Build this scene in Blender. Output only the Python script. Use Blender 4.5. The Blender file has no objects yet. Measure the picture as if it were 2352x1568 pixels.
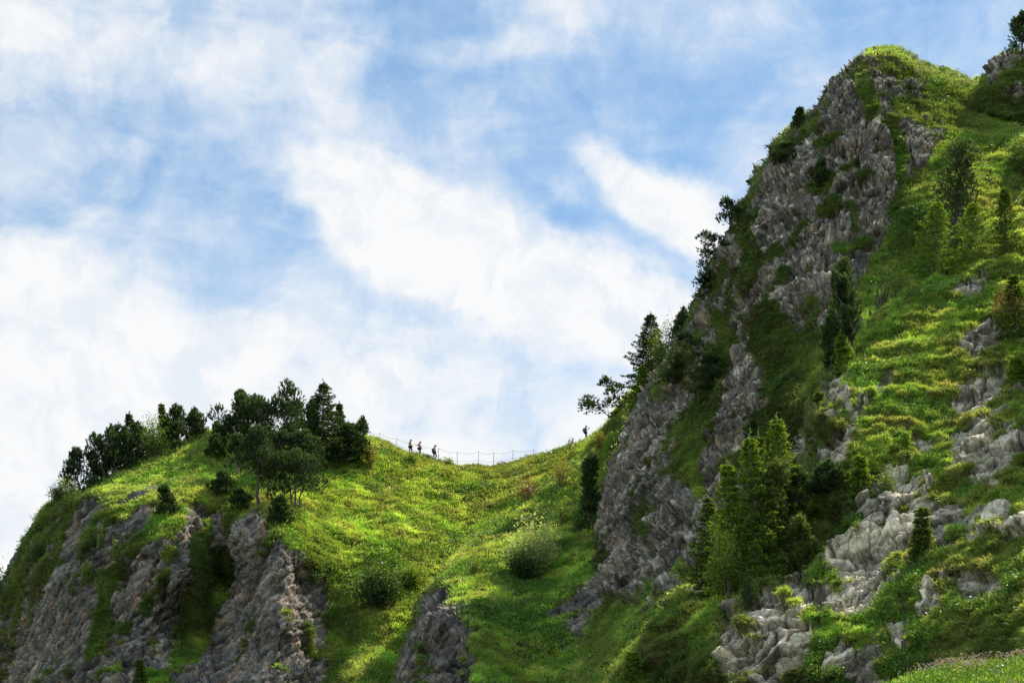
# A grassy alpine ridge with a saddle, a rocky peak and hikers: every shape is built here, nothing is loaded.
import bpy, math, random
import numpy as np

SC = bpy.context.scene
COL = SC.collection
rng = np.random.default_rng(7)
random.seed(7)
f32 = np.float32

# ------------------------------------------------------------------ camera
W, H = 2352.0, 1568.0           # survey grid of the view used for laying out the terrain
FPX = 3730.0                    # focal length on that grid
PITCH = math.radians(22.0)
CAMZ = 1.7
cam_d = bpy.data.cameras.new('camera'); cam = bpy.data.objects.new('camera', cam_d)
COL.objects.link(cam); SC.camera = cam
cam.location = (0, 0, CAMZ)
cam.rotation_euler = (math.pi / 2 + PITCH, 0, 0)
cam_d.sensor_width = 36.0
cam_d.lens = 36.0 * FPX / W
cam_d.clip_end = 20000
SC.view_settings.view_transform = 'Standard'
SC.view_settings.look = 'None'
SC.view_settings.exposure = 0
SC.view_settings.gamma = 1
SC.cycles.max_bounces = 6
SC.cycles.transparent_max_bounces = 4
SC.cycles.sample_clamp_indirect = 4

CP, SP = math.cos(PITCH), math.sin(PITCH)

def survey(px, py, Y):
    """world position of the terrain point seen in direction (px,py) at northing Y"""
    a = (np.asarray(px) - W / 2) / FPX
    b = (H / 2 - np.asarray(py)) / FPX
    dx = a; dy = CP - b * SP; dz = SP + b * CP
    k = np.asarray(Y) / dy
    return np.stack([dx * k, dy * k, dz * k + CAMZ], -1)

def height_at(px, py, Y):
    return float(survey(px, py, Y)[2])

# ------------------------------------------------------------------ numpy noise
_perm = rng.permutation(256).astype(np.int32)
_perm = np.concatenate([_perm, _perm, _perm])
_g = rng.normal(size=(256, 3)); _g = (_g / np.linalg.norm(_g, axis=1, keepdims=True)).astype(f32)
_rv = rng.random((256, 3)).astype(f32)

def perlin(P):
    P = np.asarray(P, f32)
    i = np.floor(P).astype(np.int32); f = P - i
    i &= 255
    u = f * f * f * (f * (f * 6 - 15) + 10)
    out = 0
    for dx in (0, 1):
        wx = u[..., 0] if dx else 1 - u[..., 0]
        a = _perm[i[..., 0] + dx]
        for dy in (0, 1):
            wy = u[..., 1] if dy else 1 - u[..., 1]
            b = _perm[a + i[..., 1] + dy]
            for dz in (0, 1):
                wz = u[..., 2] if dz else 1 - u[..., 2]
                g = _g[_perm[b + i[..., 2] + dz]]
                d = g[..., 0] * (f[..., 0] - dx) + g[..., 1] * (f[..., 1] - dy) + g[..., 2] * (f[..., 2] - dz)
                out = out + wx * wy * wz * d
    return out * 1.5

def fbm(P, oct=4, gain=0.5, lac=2.03, ridged=False):
    s = 0; a = 1.0; t = 0; Q = np.asarray(P, f32)
    for k in range(oct):
        n = perlin(Q + 17.3 * k)
        if ridged: n = 1 - 2 * np.abs(n)
        s = s + a * n; t += a; a *= gain; Q = Q * lac
    return s / t

def facets(P):
    """broken-rock relief: tilted flat facets, one per cell; returns facet height, distance to the joint, a random value per cell"""
    P = np.asarray(P, f32)
    i = np.floor(P).astype(np.int32); f = P - i
    F1 = np.full(P.shape[:-1], 9., f32); F2 = F1.copy(); R = np.zeros_like(F1); T = np.zeros_like(F1)
    for dx in (-1, 0, 1):
        for dy in (-1, 0, 1):
            for dz in (-1, 0, 1):
                h = _perm[_perm[_perm[(i[..., 0] + dx) & 255] + ((i[..., 1] + dy) & 255)] + ((i[..., 2] + dz) & 255)]
                r = _rv[h]
                qx = r[..., 0] + dx - f[..., 0]; qy = r[..., 1] + dy - f[..., 1]; qz = r[..., 2] + dz - f[..., 2]
                d = 0.45 * np.sqrt(qx * qx + qy * qy + qz * qz) + 0.55 * np.maximum(np.maximum(np.abs(qx), np.abs(qy)), np.abs(qz))
                c = d < F1
                F2 = np.where(c, F1, np.minimum(F2, d))
                g = _g[(h + 57) & 255]
                R = np.where(c, _rv[(h + 91) & 255][..., 0], R)
                T = np.where(c, g[..., 0] * qx + g[..., 1] * qy + g[..., 2] * qz, T)
                F1 = np.where(c, d, F1)
    return T, F2 - F1, R

def sstep(a, b, x):
    t = np.clip((x - a) / (b - a), 0, 1)
    return t * t * (3 - 2 * t)

def blur(A, n):
    for ax in (0, 1):
        for _ in range(n):
            pad = [(0, 0)] * A.ndim; pad[ax] = (1, 1)
            B = np.pad(A, pad, mode='edge')
            s0 = [slice(None)] * A.ndim; s1 = list(s0); s2 = list(s0)
            s0[ax] = slice(0, -2); s1[ax] = slice(1, -1); s2[ax] = slice(2, None)
            A = (B[tuple(s0)] + 2 * B[tuple(s1)] + B[tuple(s2)]) / 4
    return A

def norml(v): return v / (np.linalg.norm(v, axis=-1, keepdims=True) + 1e-9)

def mesh_np(name, V, F, cols=None, smooth=False, attrs=None):
    """V (n,3), F list of (m,k) arrays of one k; cols (n,3) linear colour per vertex"""
    me = bpy.data.meshes.new(name)
    V = np.asarray(V, f32); F = np.asarray(F, np.int32); m, k = F.shape
    me.vertices.add(len(V)); me.vertices.foreach_set('co', V.ravel())
    me.loops.add(m * k); me.loops.foreach_set('vertex_index', F.ravel())
    me.polygons.add(m)
    me.polygons.foreach_set('loop_start', np.arange(0, m * k, k, dtype=np.int32))
    if smooth: me.polygons.foreach_set('use_smooth', np.ones(m, bool))
    if cols is not None:
        ca = me.color_attributes.new('Col', 'FLOAT_COLOR', 'POINT')
        c4 = np.ones((len(V), 4), f32); c4[:, :3] = cols
        ca.data.foreach_set('color', c4.ravel())
    for an, av in (attrs or {}).items():
        at = me.attributes.new(an, 'FLOAT', 'POINT'); at.data.foreach_set('value', np.asarray(av, f32).ravel())
    me.update(calc_edges=True)
    return me

def link(name, me, mat=None, parent=None, **props):
    o = bpy.data.objects.new(name, me); COL.objects.link(o)
    if mat is not None and me is not None and len(me.materials) == 0: me.materials.append(mat)
    if parent is not None: o.parent = parent
    for k, v in props.items():
        if v: o[k] = v
    return o

# ------------------------------------------------------------------ materials
class NT:
    def __init__(s, mat):
        s.t = mat.node_tree; s.n = s.t.nodes; s.l = s.t.links
    def add(s, typ, **kw):
        n = s.n.new(typ)
        for k, v in kw.items():
            if k.startswith('i_'):
                n.inputs[int(k[2:]) if k[2:].isdigit() else k[2:].replace('_', ' ')].default_value = v
            else: setattr(n, k, v)
        return n
    def on(s, a, ao, b, bi): s.l.new(a.outputs[ao], b.inputs[bi])

def new_mat(name):
    m = bpy.data.materials.new(name); m.use_nodes = True
    m.node_tree.nodes.clear()
    return m, NT(m)

def mat_plain(name, col, rough=0.7, metal=0.0, noise=0.25, scale=12):
    m, t = new_mat(name)
    out = t.add('ShaderNodeOutputMaterial'); p = t.add('ShaderNodeBsdfPrincipled')
    p.inputs['Roughness'].default_value = rough; p.inputs['Metallic'].default_value = metal
    tc = t.add('ShaderNodeTexCoord'); nz = t.add('ShaderNodeTexNoise'); nz.inputs['Scale'].default_value = scale
    t.on(tc, 'Object', nz, 'Vector')
    mr = t.add('ShaderNodeMapRange'); mr.inputs['To Min'].default_value = 1 - noise; mr.inputs['To Max'].default_value = 1 + noise
    t.on(nz, 'Fac', mr, 'Value')
    mx = t.add('ShaderNodeVectorMath', operation='SCALE'); mx.inputs[0].default_value = col[:3]
    t.on(mr, 'Result', mx, 'Scale'); t.on(mx, 'Vector', p, 'Base Color')
    t.on(p, 'BSDF', out, 'Surface')
    return m

def mat_leaf(name, trans=0.45, rough=0.55, tcol=(1.25, 1.15, 0.55), spec=0.25):
    """vertex colour leaf: diffuse + light passing through"""
    m, t = new_mat(name)
    out = t.add('ShaderNodeOutputMaterial')
    at = t.add('ShaderNodeAttribute', attribute_name='Col')
    p = t.add('ShaderNodeBsdfPrincipled'); p.inputs['Roughness'].default_value = rough
    p.inputs['Specular IOR Level'].default_value = spec
    t.on(at, 'Color', p, 'Base Color')
    tr = t.add('ShaderNodeBsdfTranslucent')
    mul = t.add('ShaderNodeVectorMath', operation='MULTIPLY'); mul.inputs[1].default_value = tcol
    t.on(at, 'Color', mul, 0); t.on(mul, 'Vector', tr, 'Color')
    mx = t.add('ShaderNodeMixShader'); mx.inputs[0].default_value = trans
    t.on(p, 'BSDF', mx, 1); t.on(tr, 'BSDF', mx, 2); t.on(mx, 'Shader', out, 'Surface')
    return m

def mat_terrain(name, fine=6.0, bump=0.5):
    m, t = new_mat(name)
    out = t.add('ShaderNodeOutputMaterial')
    at = t.add('ShaderNodeAttribute', attribute_name='Col')
    rk = t.add('ShaderNodeAttribute', attribute_name='rock')
    p = t.add('ShaderNodeBsdfPrincipled'); p.inputs['Roughness'].default_value = 0.85
    p.inputs['Specular IOR Level'].default_value = 0.2
    tc = t.add('ShaderNodeTexCoord')
    n1 = t.add('ShaderNodeTexNoise'); n1.inputs['Scale'].default_value = fine; n1.inputs['Detail'].default_value = 5; n1.inputs['Roughness'].default_value = 0.7
    n2 = t.add('ShaderNodeTexVoronoi', feature='DISTANCE_TO_EDGE'); n2.inputs['Scale'].default_value = fine * 0.45
    t.on(tc, 'Object', n1, 'Vector')
    wv = t.add('ShaderNodeMixRGB'); wv.inputs[0].default_value = 0.25
    t.on(tc, 'Object', wv, 1); t.on(n1, 'Color', wv, 2); t.on(wv, 'Color', n2, 'Vector')
    mr = t.add('ShaderNodeMapRange'); mr.inputs['From Min'].default_value = 0.3; mr.inputs['From Max'].default_value = 0.7
    mr.inputs['To Min'].default_value = 0.62; mr.inputs['To Max'].default_value = 1.4
    t.on(n1, 'Fac', mr, 'Value')
    cr = t.add('ShaderNodeMapRange'); cr.inputs['From Max'].default_value = 0.06; cr.inputs['To Min'].default_value = 0.55; cr.inputs['To Max'].default_value = 1.0
    t.on(n2, 'Distance', cr, 'Value')
    k = t.add('ShaderNodeMath', operation='MULTIPLY'); t.on(mr, 'Result', k, 0); t.on(cr, 'Result', k, 1)
    sc = t.add('ShaderNodeVectorMath', operation='SCALE'); t.on(at, 'Color', sc, 0); t.on(k, 'Value', sc, 'Scale')
    t.on(sc, 'Vector', p, 'Base Color')
    bp = t.add('ShaderNodeBump'); bp.inputs['Strength'].default_value = bump; bp.inputs['Distance'].default_value = 0.12
    t.on(k, 'Value', bp, 'Height'); t.on(bp, 'Normal', p, 'Normal')
    t.on(p, 'BSDF', out, 'Surface')
    return m
# ------------------------------------------------------------------ terrain sheets
def tps_fit(pts):
    pts = np.asarray(pts, float); X = pts[:, :2] / 1000; z = pts[:, 2]; n = len(X)
    d = np.linalg.norm(X[:, None] - X[None], axis=-1)
    K = np.where(d > 0, d * d * np.log(d + 1e-12), 0) + np.eye(n) * 2e-4
    A = np.zeros((n + 3, n + 3)); A[:n, :n] = K; A[:n, n] = 1; A[:n, n + 1:] = X; A[n, :n] = 1; A[n + 1:, :n] = X.T
    w = np.linalg.solve(A, np.concatenate([z, np.zeros(3)]))
    def f(px, py):
        s = np.full(np.shape(px), w[n]) + w[n + 1] * px / 1000 + w[n + 2] * py / 1000
        for k in range(n):
            r2 = (px / 1000 - X[k, 0])**2 + (py / 1000 - X[k, 1])**2
            s = s + w[k] * 0.5 * r2 * np.log(r2 + 1e-12)
        return s
    return f

def capsules(px, py, caps):
    best = np.full(np.shape(px), -3.0, f32)
    for c in caps:
        x0, y0, x1, y1, r = c[:5]
        dx, dy = x1 - x0, y1 - y0; L2 = dx * dx + dy * dy + 1e-6
        t = np.clip(((px - x0) * dx + (py - y0) * dy) / L2, 0, 1)
        d = np.hypot(px - x0 - t * dx, py - y0 - t * dy)
        best = np.maximum(best, 1 - d / r)
    return best

def polyline(pts):
    xs = np.array([p[0] for p in pts], float); ys = np.array([p[1] for p in pts], float)
    return lambda x, **k: np.interp(x, xs, ys, **k)

class Sheet: pass
SHEETS = {}

def make_sheet(name, objname, crest, bottom, depth, x0, x1, dx, rows, rocks, style, round_w=30, round_d=4.0,
               front=(), back=45.0, bdrop=1.0, cliff=None, grassy=()):
    s = Sheet(); s.name = name
    nx = int((x1 - x0) / dx) + 1
    xs = np.linspace(x0, x1, nx)
    ctop = polyline(crest)
    yt = ctop(xs); yb = polyline(bottom)(xs); yb = np.maximum(yb, yt + 6)
    R = rows; K = 26
    t = np.linspace(0, 1, R)[:, None]
    PY = yb[None] * (1 - t) + yt[None] * t
    PX = np.repeat(xs[None], R, 0)
    D = tps_fit(depth)(PX, PY)
    dpx = PY - yt[None]
    D = D + round_d * np.clip(1 - dpx / round_w, 0, 1)**2.2
    P = survey(PX, PY, D)
    b = (np.arange(1, K + 1) / K)[:, None]**2
    off = back * b
    Bk = np.repeat(P[-1:], K, 0).copy()
    Bk[..., 1] += off; Bk[..., 2] -= bdrop * (0.25 * off + 0.016 * off**2)
    P = np.concatenate([P, Bk], 0).astype(f32)
    PX = np.concatenate([PX, np.repeat(PX[-1:], K, 0)], 0); PY = np.concatenate([PY, np.repeat(PY[-1:], K, 0)], 0)
    dpx = np.concatenate([dpx, np.zeros((K, nx))], 0)
    isback = np.zeros(P.shape[:2], bool); isback[R:] = True
    def normals(Q):
        du = np.gradient(Q, axis=1); dv = np.gradient(Q, axis=0)
        return norml(np.cross(du, dv))
    Ps = blur(P, 10)
    N = norml(blur(normals(Ps), 8)).astype(f32)
    view = P - np.array([0, 0, CAMZ]);
    if np.mean(np.sum(N[:R] * view[:R], -1)) > 0: N = -N; s.flip = True
    else: s.flip = False
    # ---- rock / grass
    wn = np.stack([fbm(P / style['warp'] + 5, 4), fbm(P / style['warp'] + 55, 4)], -1)
    wpx = style.get('warp_px', 26)
    f = capsules(PX + wpx * wn[..., 0], PY + wpx * wn[..., 1], rocks)
    sd = np.array(style['strata'], f32); sd /= np.linalg.norm(sd)
    an = norml(np.cross(sd, np.array([0, 1, 0.3], f32)))      # along the strata, in the face
    # anisotropic coordinates : stretched along the fall line of the ribs
    rd = np.array(style['rib'], f32); rd /= np.linalg.norm(rd)
    al = (P @ rd)[..., None]
    A = P - style['stretch'] * al * rd; A2 = P - 0.80 * al * rd
    nz = fbm(A2 / style['patch'], 4)
    nz2 = fbm(A2 / style['patch'] * 3.1 + 31, 3)
    nz3 = fbm(P / 0.75 + 131, 3)
    steep = 1 - N[..., 2]
    base = f * 0.62 + 0.75 * nz + 0.5 * nz2 + 0.55 * nz3 + 0.03
    if cliff is not None:
        cz = capsules(PX + 30 * wn[..., 0], PY + 30 * wn[..., 1], cliff)
        base = np.maximum(base, np.clip(cz, -1, .3) * 0.8 - 0.26 + 1.0 * nz + 0.65 * nz2 + 0.6 * nz3)
    if len(grassy):
        gz = capsules(PX + 20 * wn[..., 0], PY + 20 * wn[..., 1], grassy)
        base = base - 1.2 * sstep(-0.1, 0.5, gz)
    base = base + style.get('bias', 0.0)
    rock = sstep(-0.035, 0.055, base)
    rock[isback] = 0
    s.rockbase = base
    # ---- relief
    rib = fbm((A) / style['rib_scale'] + 9, 3, gain=0.4, ridged=True)
    big = fbm(P / 16.0, 3)
    wz = np.stack([fbm(P / 1.9 + 201, 2), fbm(P / 1.9 + 231, 2), fbm(P / 1.9 + 261, 2)], -1) * 0.28
    ft0, e0, r0 = facets(A / (style['block'] * 2.6) + wz)
    ft1, e1, r1 = facets(A / style['block'] + wz * 1.3)
    ft2, e2, r2 = facets((P - 0.6 * style['stretch'] * al * rd) / (style['block'] * 0.36) + wz * 1.3)
    crack = sstep(0.0, 0.05, e1); crack2 = sstep(0.0, 0.08, e2); crack0 = sstep(0.0, 0.03, e0)
    ft3, e3, r3 = facets((P - 0.4 * style['stretch'] * al * rd) / (style['block'] * 0.15) + wz * 2)
    _, ej, rj = facets((P - 0.86 * al * rd) / (style['block'] * 1.5) + wz * 0.8 + 7.7)      # long joints down the face
    joint = sstep(0.0, 0.055, ej)
    sc = (P @ sd) / style['strata_w'] + 0.5 * nz + 0.4 * fbm(P / 2.2 + 77, 3)
    saw = sc - np.floor(sc)
    fine = fbm(P / 0.7 + 3, 4)
    fine2 = fbm(P / 0.22 + 8, 2)
    ab = style['a_block']; rg = style.get('rough', 1.0)
    disp_rock = style['a_rib'] * rib + ab * style.get('big_facets', 1.9) * (1.5 * ft0 + 0.9 * (r0 - 0.5) + 0.3 * (crack0 - 1)) + ab * (1.35 * ft1 + 0.9 * (r1 - 0.5) + 0.25 * (crack - 1)) \
        + rg * ab * 0.55 * (1.3 * ft2 + 0.8 * (r2 - 0.5) + 0.2 * (crack2 - 1)) + rg * ab * 0.16 * (1.0 * ft3 + 0.6 * (r3 - 0.5)) + style.get('a_joint', 1.0) * ab * (0.9 * (joint - 1) + 0.7 * (rj - 0.5)) + style['a_strata'] * (saw**0.7 - 0.5) + style['a_fine'] * 0.35 * fine + 0.2 * style['a_fine'] * fine2
    lump = 1 - 1.6 * np.abs(fbm(P * np.array([1, 1, 1.5], f32) / style['lump'] + 2, 3))
    lump2 = 1 - 1.6 * np.abs(fbm(P / (style['lump'] * 0.36) + 12, 2))
    th = style['terr_h']
    tq = np.stack([P[..., 0] / (3.2 * th), P[..., 1] / (3.2 * th), P[..., 2] / th + 0.35 * P[..., 0] / (3.2 * th)], -1) + 0.5 * np.stack([fbm(P / 6 + 40, 2)] * 3, -1)
    terr = 2 * sstep(-0.22, 0.22, fbm(tq + 8, 3)) - 1
    cs = sstep(0.35, 0.75, steep)
    disp_grass = style['a_rib'] * 0.6 * rib * cs + style['a_lump'] * (lump - 0.5) + 0.4 * style['a_lump'] * (lump2 - 0.5) + style['a_terr'] * terr * (0.4 + 0.6 * cs) \
        + style['mat_h'] + 0.12 * fine
    edge = sstep(-0.5, 0.0, base)             # mats hang out a little over the rock edge
    disp_grass = disp_grass + 0.5 * style['mat_h'] * edge
    disp = rock * disp_rock + (1 - rock) * disp_grass + style['a_big'] * big - style['sink']
    fade = np.ones_like(disp)
    s.disp = disp
    dirv = norml(N + np.array([0, 0, 0.25], f32) * (1 - rock)[..., None])
    Q = (P + dirv * (disp * fade)[..., None]).astype(f32)
    s.P = Q; s.PX = PX; s.PY = PY; s.N = norml(blur(normals(Q), 2)) * (-1 if s.flip else 1); s.N0 = N
    s.rock = rock; s.xs = xs; s.yt = yt; s.yb = yb; s.R = R; s.nx = nx; s.ctop = ctop; s.isback = isback; s.dpx = dpx; s.front = front
    s.style = style
    # ---- colours
    c1 = np.array(style['rock_a'], f32); c2 = np.array(style['rock_b'], f32); c3 = np.array(style['rock_c'], f32)
    k1 = sstep(-0.25, 0.35, fbm(P / 3.0 + 70, 4))[..., None]
    k2 = sstep(0.05, 0.4, fbm(P / 1.6 + 90, 4))[..., None]
    rc = c1 * (1 - k1) + c2 * k1
    rc = rc * (1 - 0.8 * k2) + c3 * 0.8 * k2
    spk = sstep(0.20, 0.36, fbm(P / 0.42 + 23, 2))[..., None] * style.get('speck', 0.0)
    rc = rc * (1 - spk) + np.array((0.62, 0.60, 0.55), f32) * spk
    rc = rc * (0.5 + 0.5 * crack)[..., None] * (1 - 0.35 * rg + 0.35 * rg * crack2)[..., None] * (0.72 + 0.56 * r1)[..., None] * (1 + 0.4 * rg * (r2 - 0.5))[..., None] * (1 + 0.44 * rg * (r3 - 0.5))[..., None]
    rc = rc * (0.72 + 0.56 * saw)[..., None] if style.get('strata_dark', True) else rc
    streak = fbm((P - 0.93 * al * rd) / 0.9 + 404, 3)[..., None]        # water stains down the face
    rc = rc * (1 - style.get('stain', 0.4) * sstep(0.05, 0.4, streak)) * np.array((1.05, 1.0, 0.90), f32)
    rc = rc * (1 + 0.35 * fine)[..., None]
    rc = rc * (1 + style.get('j_dark', 0.68) * (joint - 1))[..., None] * (0.55 + 0.45 * crack0)[..., None] * (0.82 + 0.36 * rj)[..., None]
    rc = 0.24 * (np.maximum(rc, 0) / 0.24)**1.22 * 1.12
    moss = sstep(0.55, 0.0, base)[..., None] * 0.55 * sstep(-0.1, 0.4, nz2 + 0.6 * fine)[..., None]
    rc = rc * (1 - moss) + np.array((0.05, 0.06, 0.022), f32) * moss
    g1 = np.array((0.10, 0.15, 0.025), f32); g2 = np.array((0.22, 0.25, 0.04), f32); g3 = np.array((0.10, 0.065, 0.028), f32)
    m1 = sstep(-0.3, 0.3, fbm(P / 2.0 + 33, 3))[..., None]
    gc = g1 * (1 - m1) + g2 * m1
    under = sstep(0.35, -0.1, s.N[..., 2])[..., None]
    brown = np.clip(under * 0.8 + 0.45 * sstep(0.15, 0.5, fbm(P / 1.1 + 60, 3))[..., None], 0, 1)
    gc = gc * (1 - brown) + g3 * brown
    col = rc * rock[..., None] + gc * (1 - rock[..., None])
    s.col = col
    # ---- mesh
    nr = P.shape[0]
    idx = np.arange(nr * nx).reshape(nr, nx)
    Fq = np.stack([idx[:-1, :-1], idx[:-1, 1:], idx[1:, 1:], idx[1:, :-1]], -1).reshape(-1, 4)
    if s.flip: Fq = Fq[:, ::-1]
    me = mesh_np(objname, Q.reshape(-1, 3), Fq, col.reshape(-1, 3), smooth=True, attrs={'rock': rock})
    s.obj = link(objname, me, style['mat'], kind='structure')
    SHEETS[name] = s
    return s

def lookup(s, px, py):
    """point on the finished ground of a sheet; py above the crest gives the crest"""
    c = (px - s.xs[0]) / (s.xs[1] - s.xs[0]); c = int(np.clip(round(c), 0, s.nx - 1))
    r = (s.yb[c] - py) / (s.yb[c] - s.yt[c]) * (s.R - 1); r = int(np.clip(round(r), 0, s.R - 1))
    return s.P[r, c].astype(float), s.N[r, c].astype(float)
# ------------------------------------------------------------------ sun, sky
SUN_AZ = math.radians(44.0)     # from north (straight ahead) towards the right
SUN_EL = math.radians(50.5)
sd_ = bpy.data.lights.new('sun', 'SUN'); sd_.energy = 5.0; sd_.angle = math.radians(0.5); sd_.color = (1.0, 0.955, 0.87)
sun = bpy.data.objects.new('sun', sd_); COL.objects.link(sun)
from mathutils import Vector, Matrix, Euler
_sd = Vector((math.sin(SUN_AZ) * math.cos(SUN_EL), math.cos(SUN_AZ) * math.cos(SUN_EL), math.sin(SUN_EL)))
sun.rotation_euler = _sd.to_track_quat('Z', 'Y').to_euler()
sun.location = (60, 60, 200)

world = bpy.data.worlds.new('World'); SC.world = world; world.use_nodes = True
wt = world.node_tree; wt.nodes.clear()
class WN(NT):
    def __init__(s): s.t = wt; s.n = wt.nodes; s.l = wt.links
w = WN()
wout = w.add('ShaderNodeOutputWorld')
sky = w.add('ShaderNodeTexSky', sky_type='NISHITA'); sky.sun_disc = False
sky.sun_elevation = SUN_EL; sky.sun_rotation = SUN_AZ; sky.altitude = 600; sky.air_density = 1.0; sky.dust_density = 0.1; sky.ozone_density = 1.4
bg = w.add('ShaderNodeBackground'); bg.inputs['Strength'].default_value = 0.15
tint = w.add('ShaderNodeVectorMath', operation='MULTIPLY'); tint.inputs[1].default_value = (0.80, 1.0, 1.04)
w.on(sky, 'Color', tint, 0); w.on(tint, 'Vector', bg, 'Color')
tc = w.add('ShaderNodeTexCoord')
sep = w.add('ShaderNodeSeparateXYZ'); w.on(tc, 'Generated', sep, 'Vector')
def M(op, a, b=None, c=None):
    n = w.add('ShaderNodeMath', operation=op)
    for k, v in enumerate((a, b, c)):
        if v is None: continue
        if isinstance(v, (int, float)): n.inputs[k].default_value = v
        else: w.l.new(v, n.inputs[k])
    return n.outputs[0]
def MR(v, a, b, c=0.0, d=1.0, smooth=True):
    n = w.add('ShaderNodeMapRange'); n.interpolation_type = 'SMOOTHSTEP' if smooth else 'LINEAR'
    w.l.new(v, n.inputs['Value'])
    for k, x in zip(('From Min', 'From Max', 'To Min', 'To Max'), (a, b, c, d)): n.inputs[k].default_value = x
    return n.outputs['Result']
# compass bearing and elevation of a sky direction, in degrees
az = M('MULTIPLY', M('ARCTAN2', sep.outputs[0], sep.outputs[1]), 180 / math.pi)
el = M('MULTIPLY', M('ARCSINE', sep.outputs[2]), 180 / math.pi)
cmb = w.add('ShaderNodeCombineXYZ'); w.l.new(az, cmb.inputs[0]); w.l.new(el, cmb.inputs[1])
skyp = cmb.outputs[0]
def noise(vec, scale, detail=6, rough=0.55, dist=0.0, off=(0, 0, 0), stretch=(1, 1, 1), rot=0.0):
    mp = w.add('ShaderNodeMapping'); mp.inputs['Location'].default_value = off; mp.inputs['Scale'].default_value = stretch
    mp.inputs['Rotation'].default_value = (0, 0, rot)
    w.l.new(vec, mp.inputs['Vector'])
    n = w.add('ShaderNodeTexNoise'); n.inputs['Scale'].default_value = scale; n.inputs['Detail'].default_value = detail
    n.inputs['Roughness'].default_value = rough; n.inputs['Distortion'].default_value = dist
    w.l.new(mp.outputs[0], n.inputs['Vector'])
    return n
wob = noise(skyp, 0.16, 5, 0.6)
ws = w.add('ShaderNodeVectorMath', operation='SUBTRACT'); w.l.new(wob.outputs['Color'], ws.inputs[0]); ws.inputs[1].default_value = (0.5, 0.5, 0.5)
wsc = w.add('ShaderNodeVectorMath', operation='SCALE'); w.l.new(ws.outputs[0], wsc.inputs[0]); wsc.inputs['Scale'].default_value = 3.4
wad = w.add('ShaderNodeVectorMath', operation='ADD'); w.l.new(skyp, wad.inputs[0]); w.l.new(wsc.outputs[0], wad.inputs[1])
warped = wad.outputs[0]

def azel(px, py):
    v = survey(px, py, 100.0); v = v - np.array([0, 0, CAMZ]); v /= np.linalg.norm(v)
    return math.degrees(math.atan2(v[0], v[1])), math.degrees(math.asin(v[2]))

def bank(px, py, rx, ry, rot=0.0, inner=0.25):
    """soft elliptical bank of cloud; centre and radii on the survey grid"""
    a, e = azel(px, py)
    k = math.degrees(1 / FPX)
    mp = w.add('ShaderNodeMapping', vector_type='TEXTURE')
    mp.inputs['Location'].default_value = (a, e, 0); mp.inputs['Rotation'].default_value = (0, 0, math.radians(rot))
    mp.inputs['Scale'].default_value = (rx * k * 1.08, ry * k, 1)
    w.l.new(warped, mp.inputs['Vector'])
    ln = w.add('ShaderNodeVectorMath', operation='LENGTH'); w.l.new(mp.outputs[0], ln.inputs[0])
    return MR(ln.outputs['Value'], 1.0, inner, 0.0, 1.0)

dens = None
def put(v, wgt):
    global dens
    t = M('MULTIPLY', v, wgt)
    dens = t if dens is None else M('ADD', dens, t)
# big cloud in the middle, its tail to the lower right, the right-hand cloud, the left cloud, the corner cumulus
put(bank(800, 440, 230, 150, -18), 0.72)
put(bank(960, 560, 330, 170, -22), 0.60)
put(bank(1180, 630, 480, 210, -20), 0.52)
put(bank(1400, 740, 420, 150, -8), 0.45)
put(bank(1540, 470, 230, 130, -24), 0.80)
put(bank(1390, 360, 140, 80, -35), 0.42)
put(bank(110, 650, 270, 140, -14), 0.50)
put(bank(-30, 1200, 150, 200, -10, 0.5), 1.0)
put(bank(450, 840, 900, 170, 3), 0.22)
put(bank(190, 60, 420, 110, 15), 0.28)
put(bank(560, 140, 560, 120, 10), 0.22)
put(bank(1150, 110, 300, 60, 8), 0.20)
# openings of blue
put(bank(300, 430, 330, 110, 10), -0.20)
put(bank(1290, 500, 130, 60, -25), -0.28)
put(bank(1050, 560, 120, 50, -15), -0.12)
put(bank(1560, 230, 420, 120, 0), -0.15)
# haze whitening towards the horizon
low = MR(el, 25.0, 17.5, 0.0, 0.37)
put(low, 1.0)
veil = MR(el, 33.0, 24.0, 0.60, 0.62); put(veil, 1.0)
side = MR(az, 2.0, -18.0, 0.0, 0.15); put(side, 1.0)
n1 = noise(warped, 0.16, 9, 0.60, 0.3, (3.1, 1.7, 0.4))
n2 = noise(skyp, 0.30, 8, 0.62, 0.6, (9.0, 2.0, 0), (0.55, 1.5, 1), 0.22)
t1 = MR(n1.outputs['Fac'], 0.25, 0.75, -0.33, 0.36, False)
t2 = MR(n2.outputs['Fac'], 0.25, 0.75, -0.18, 0.18, False)
tot = M('ADD', M('ADD', dens, t1), t2)
cover = MR(tot, 0.0, 1.2)
cover = M('MULTIPLY', cover, 0.97)
# the cloud deck thins out away from this part of the sky
bgc = w.add('ShaderNodeBackground')
ccol = w.add('ShaderNodeMixRGB'); ccol.inputs[1].default_value = (0.60, 0.80, 1.0, 1); ccol.inputs[2].default_value = (1.0, 1.0, 1.0, 1)
w.l.new(MR(tot, 0.3, 1.1), ccol.inputs[0]); 
n4 = noise(warped, 0.42, 8, 0.6, 0.5, (1.0, 5.0, 2.0))
shade = w.add('ShaderNodeMixRGB', blend_type='MULTIPLY'); w.l.new(MR(n4.outputs['Fac'], 0.58, 0.36, 0.0, 0.8), shade.inputs[0])
w.l.new(ccol.outputs[0], shade.inputs[1]); shade.inputs[2].default_value = (0.80, 0.87, 0.95, 1)
w.l.new(shade.outputs[0], bgc.inputs['Color'])
bgc.inputs['Strength'].default_value = 0.98
front = M('MULTIPLY', MR(M('ABSOLUTE', az), 75.0, 45.0), MR(el, 60.0, 42.0))
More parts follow.
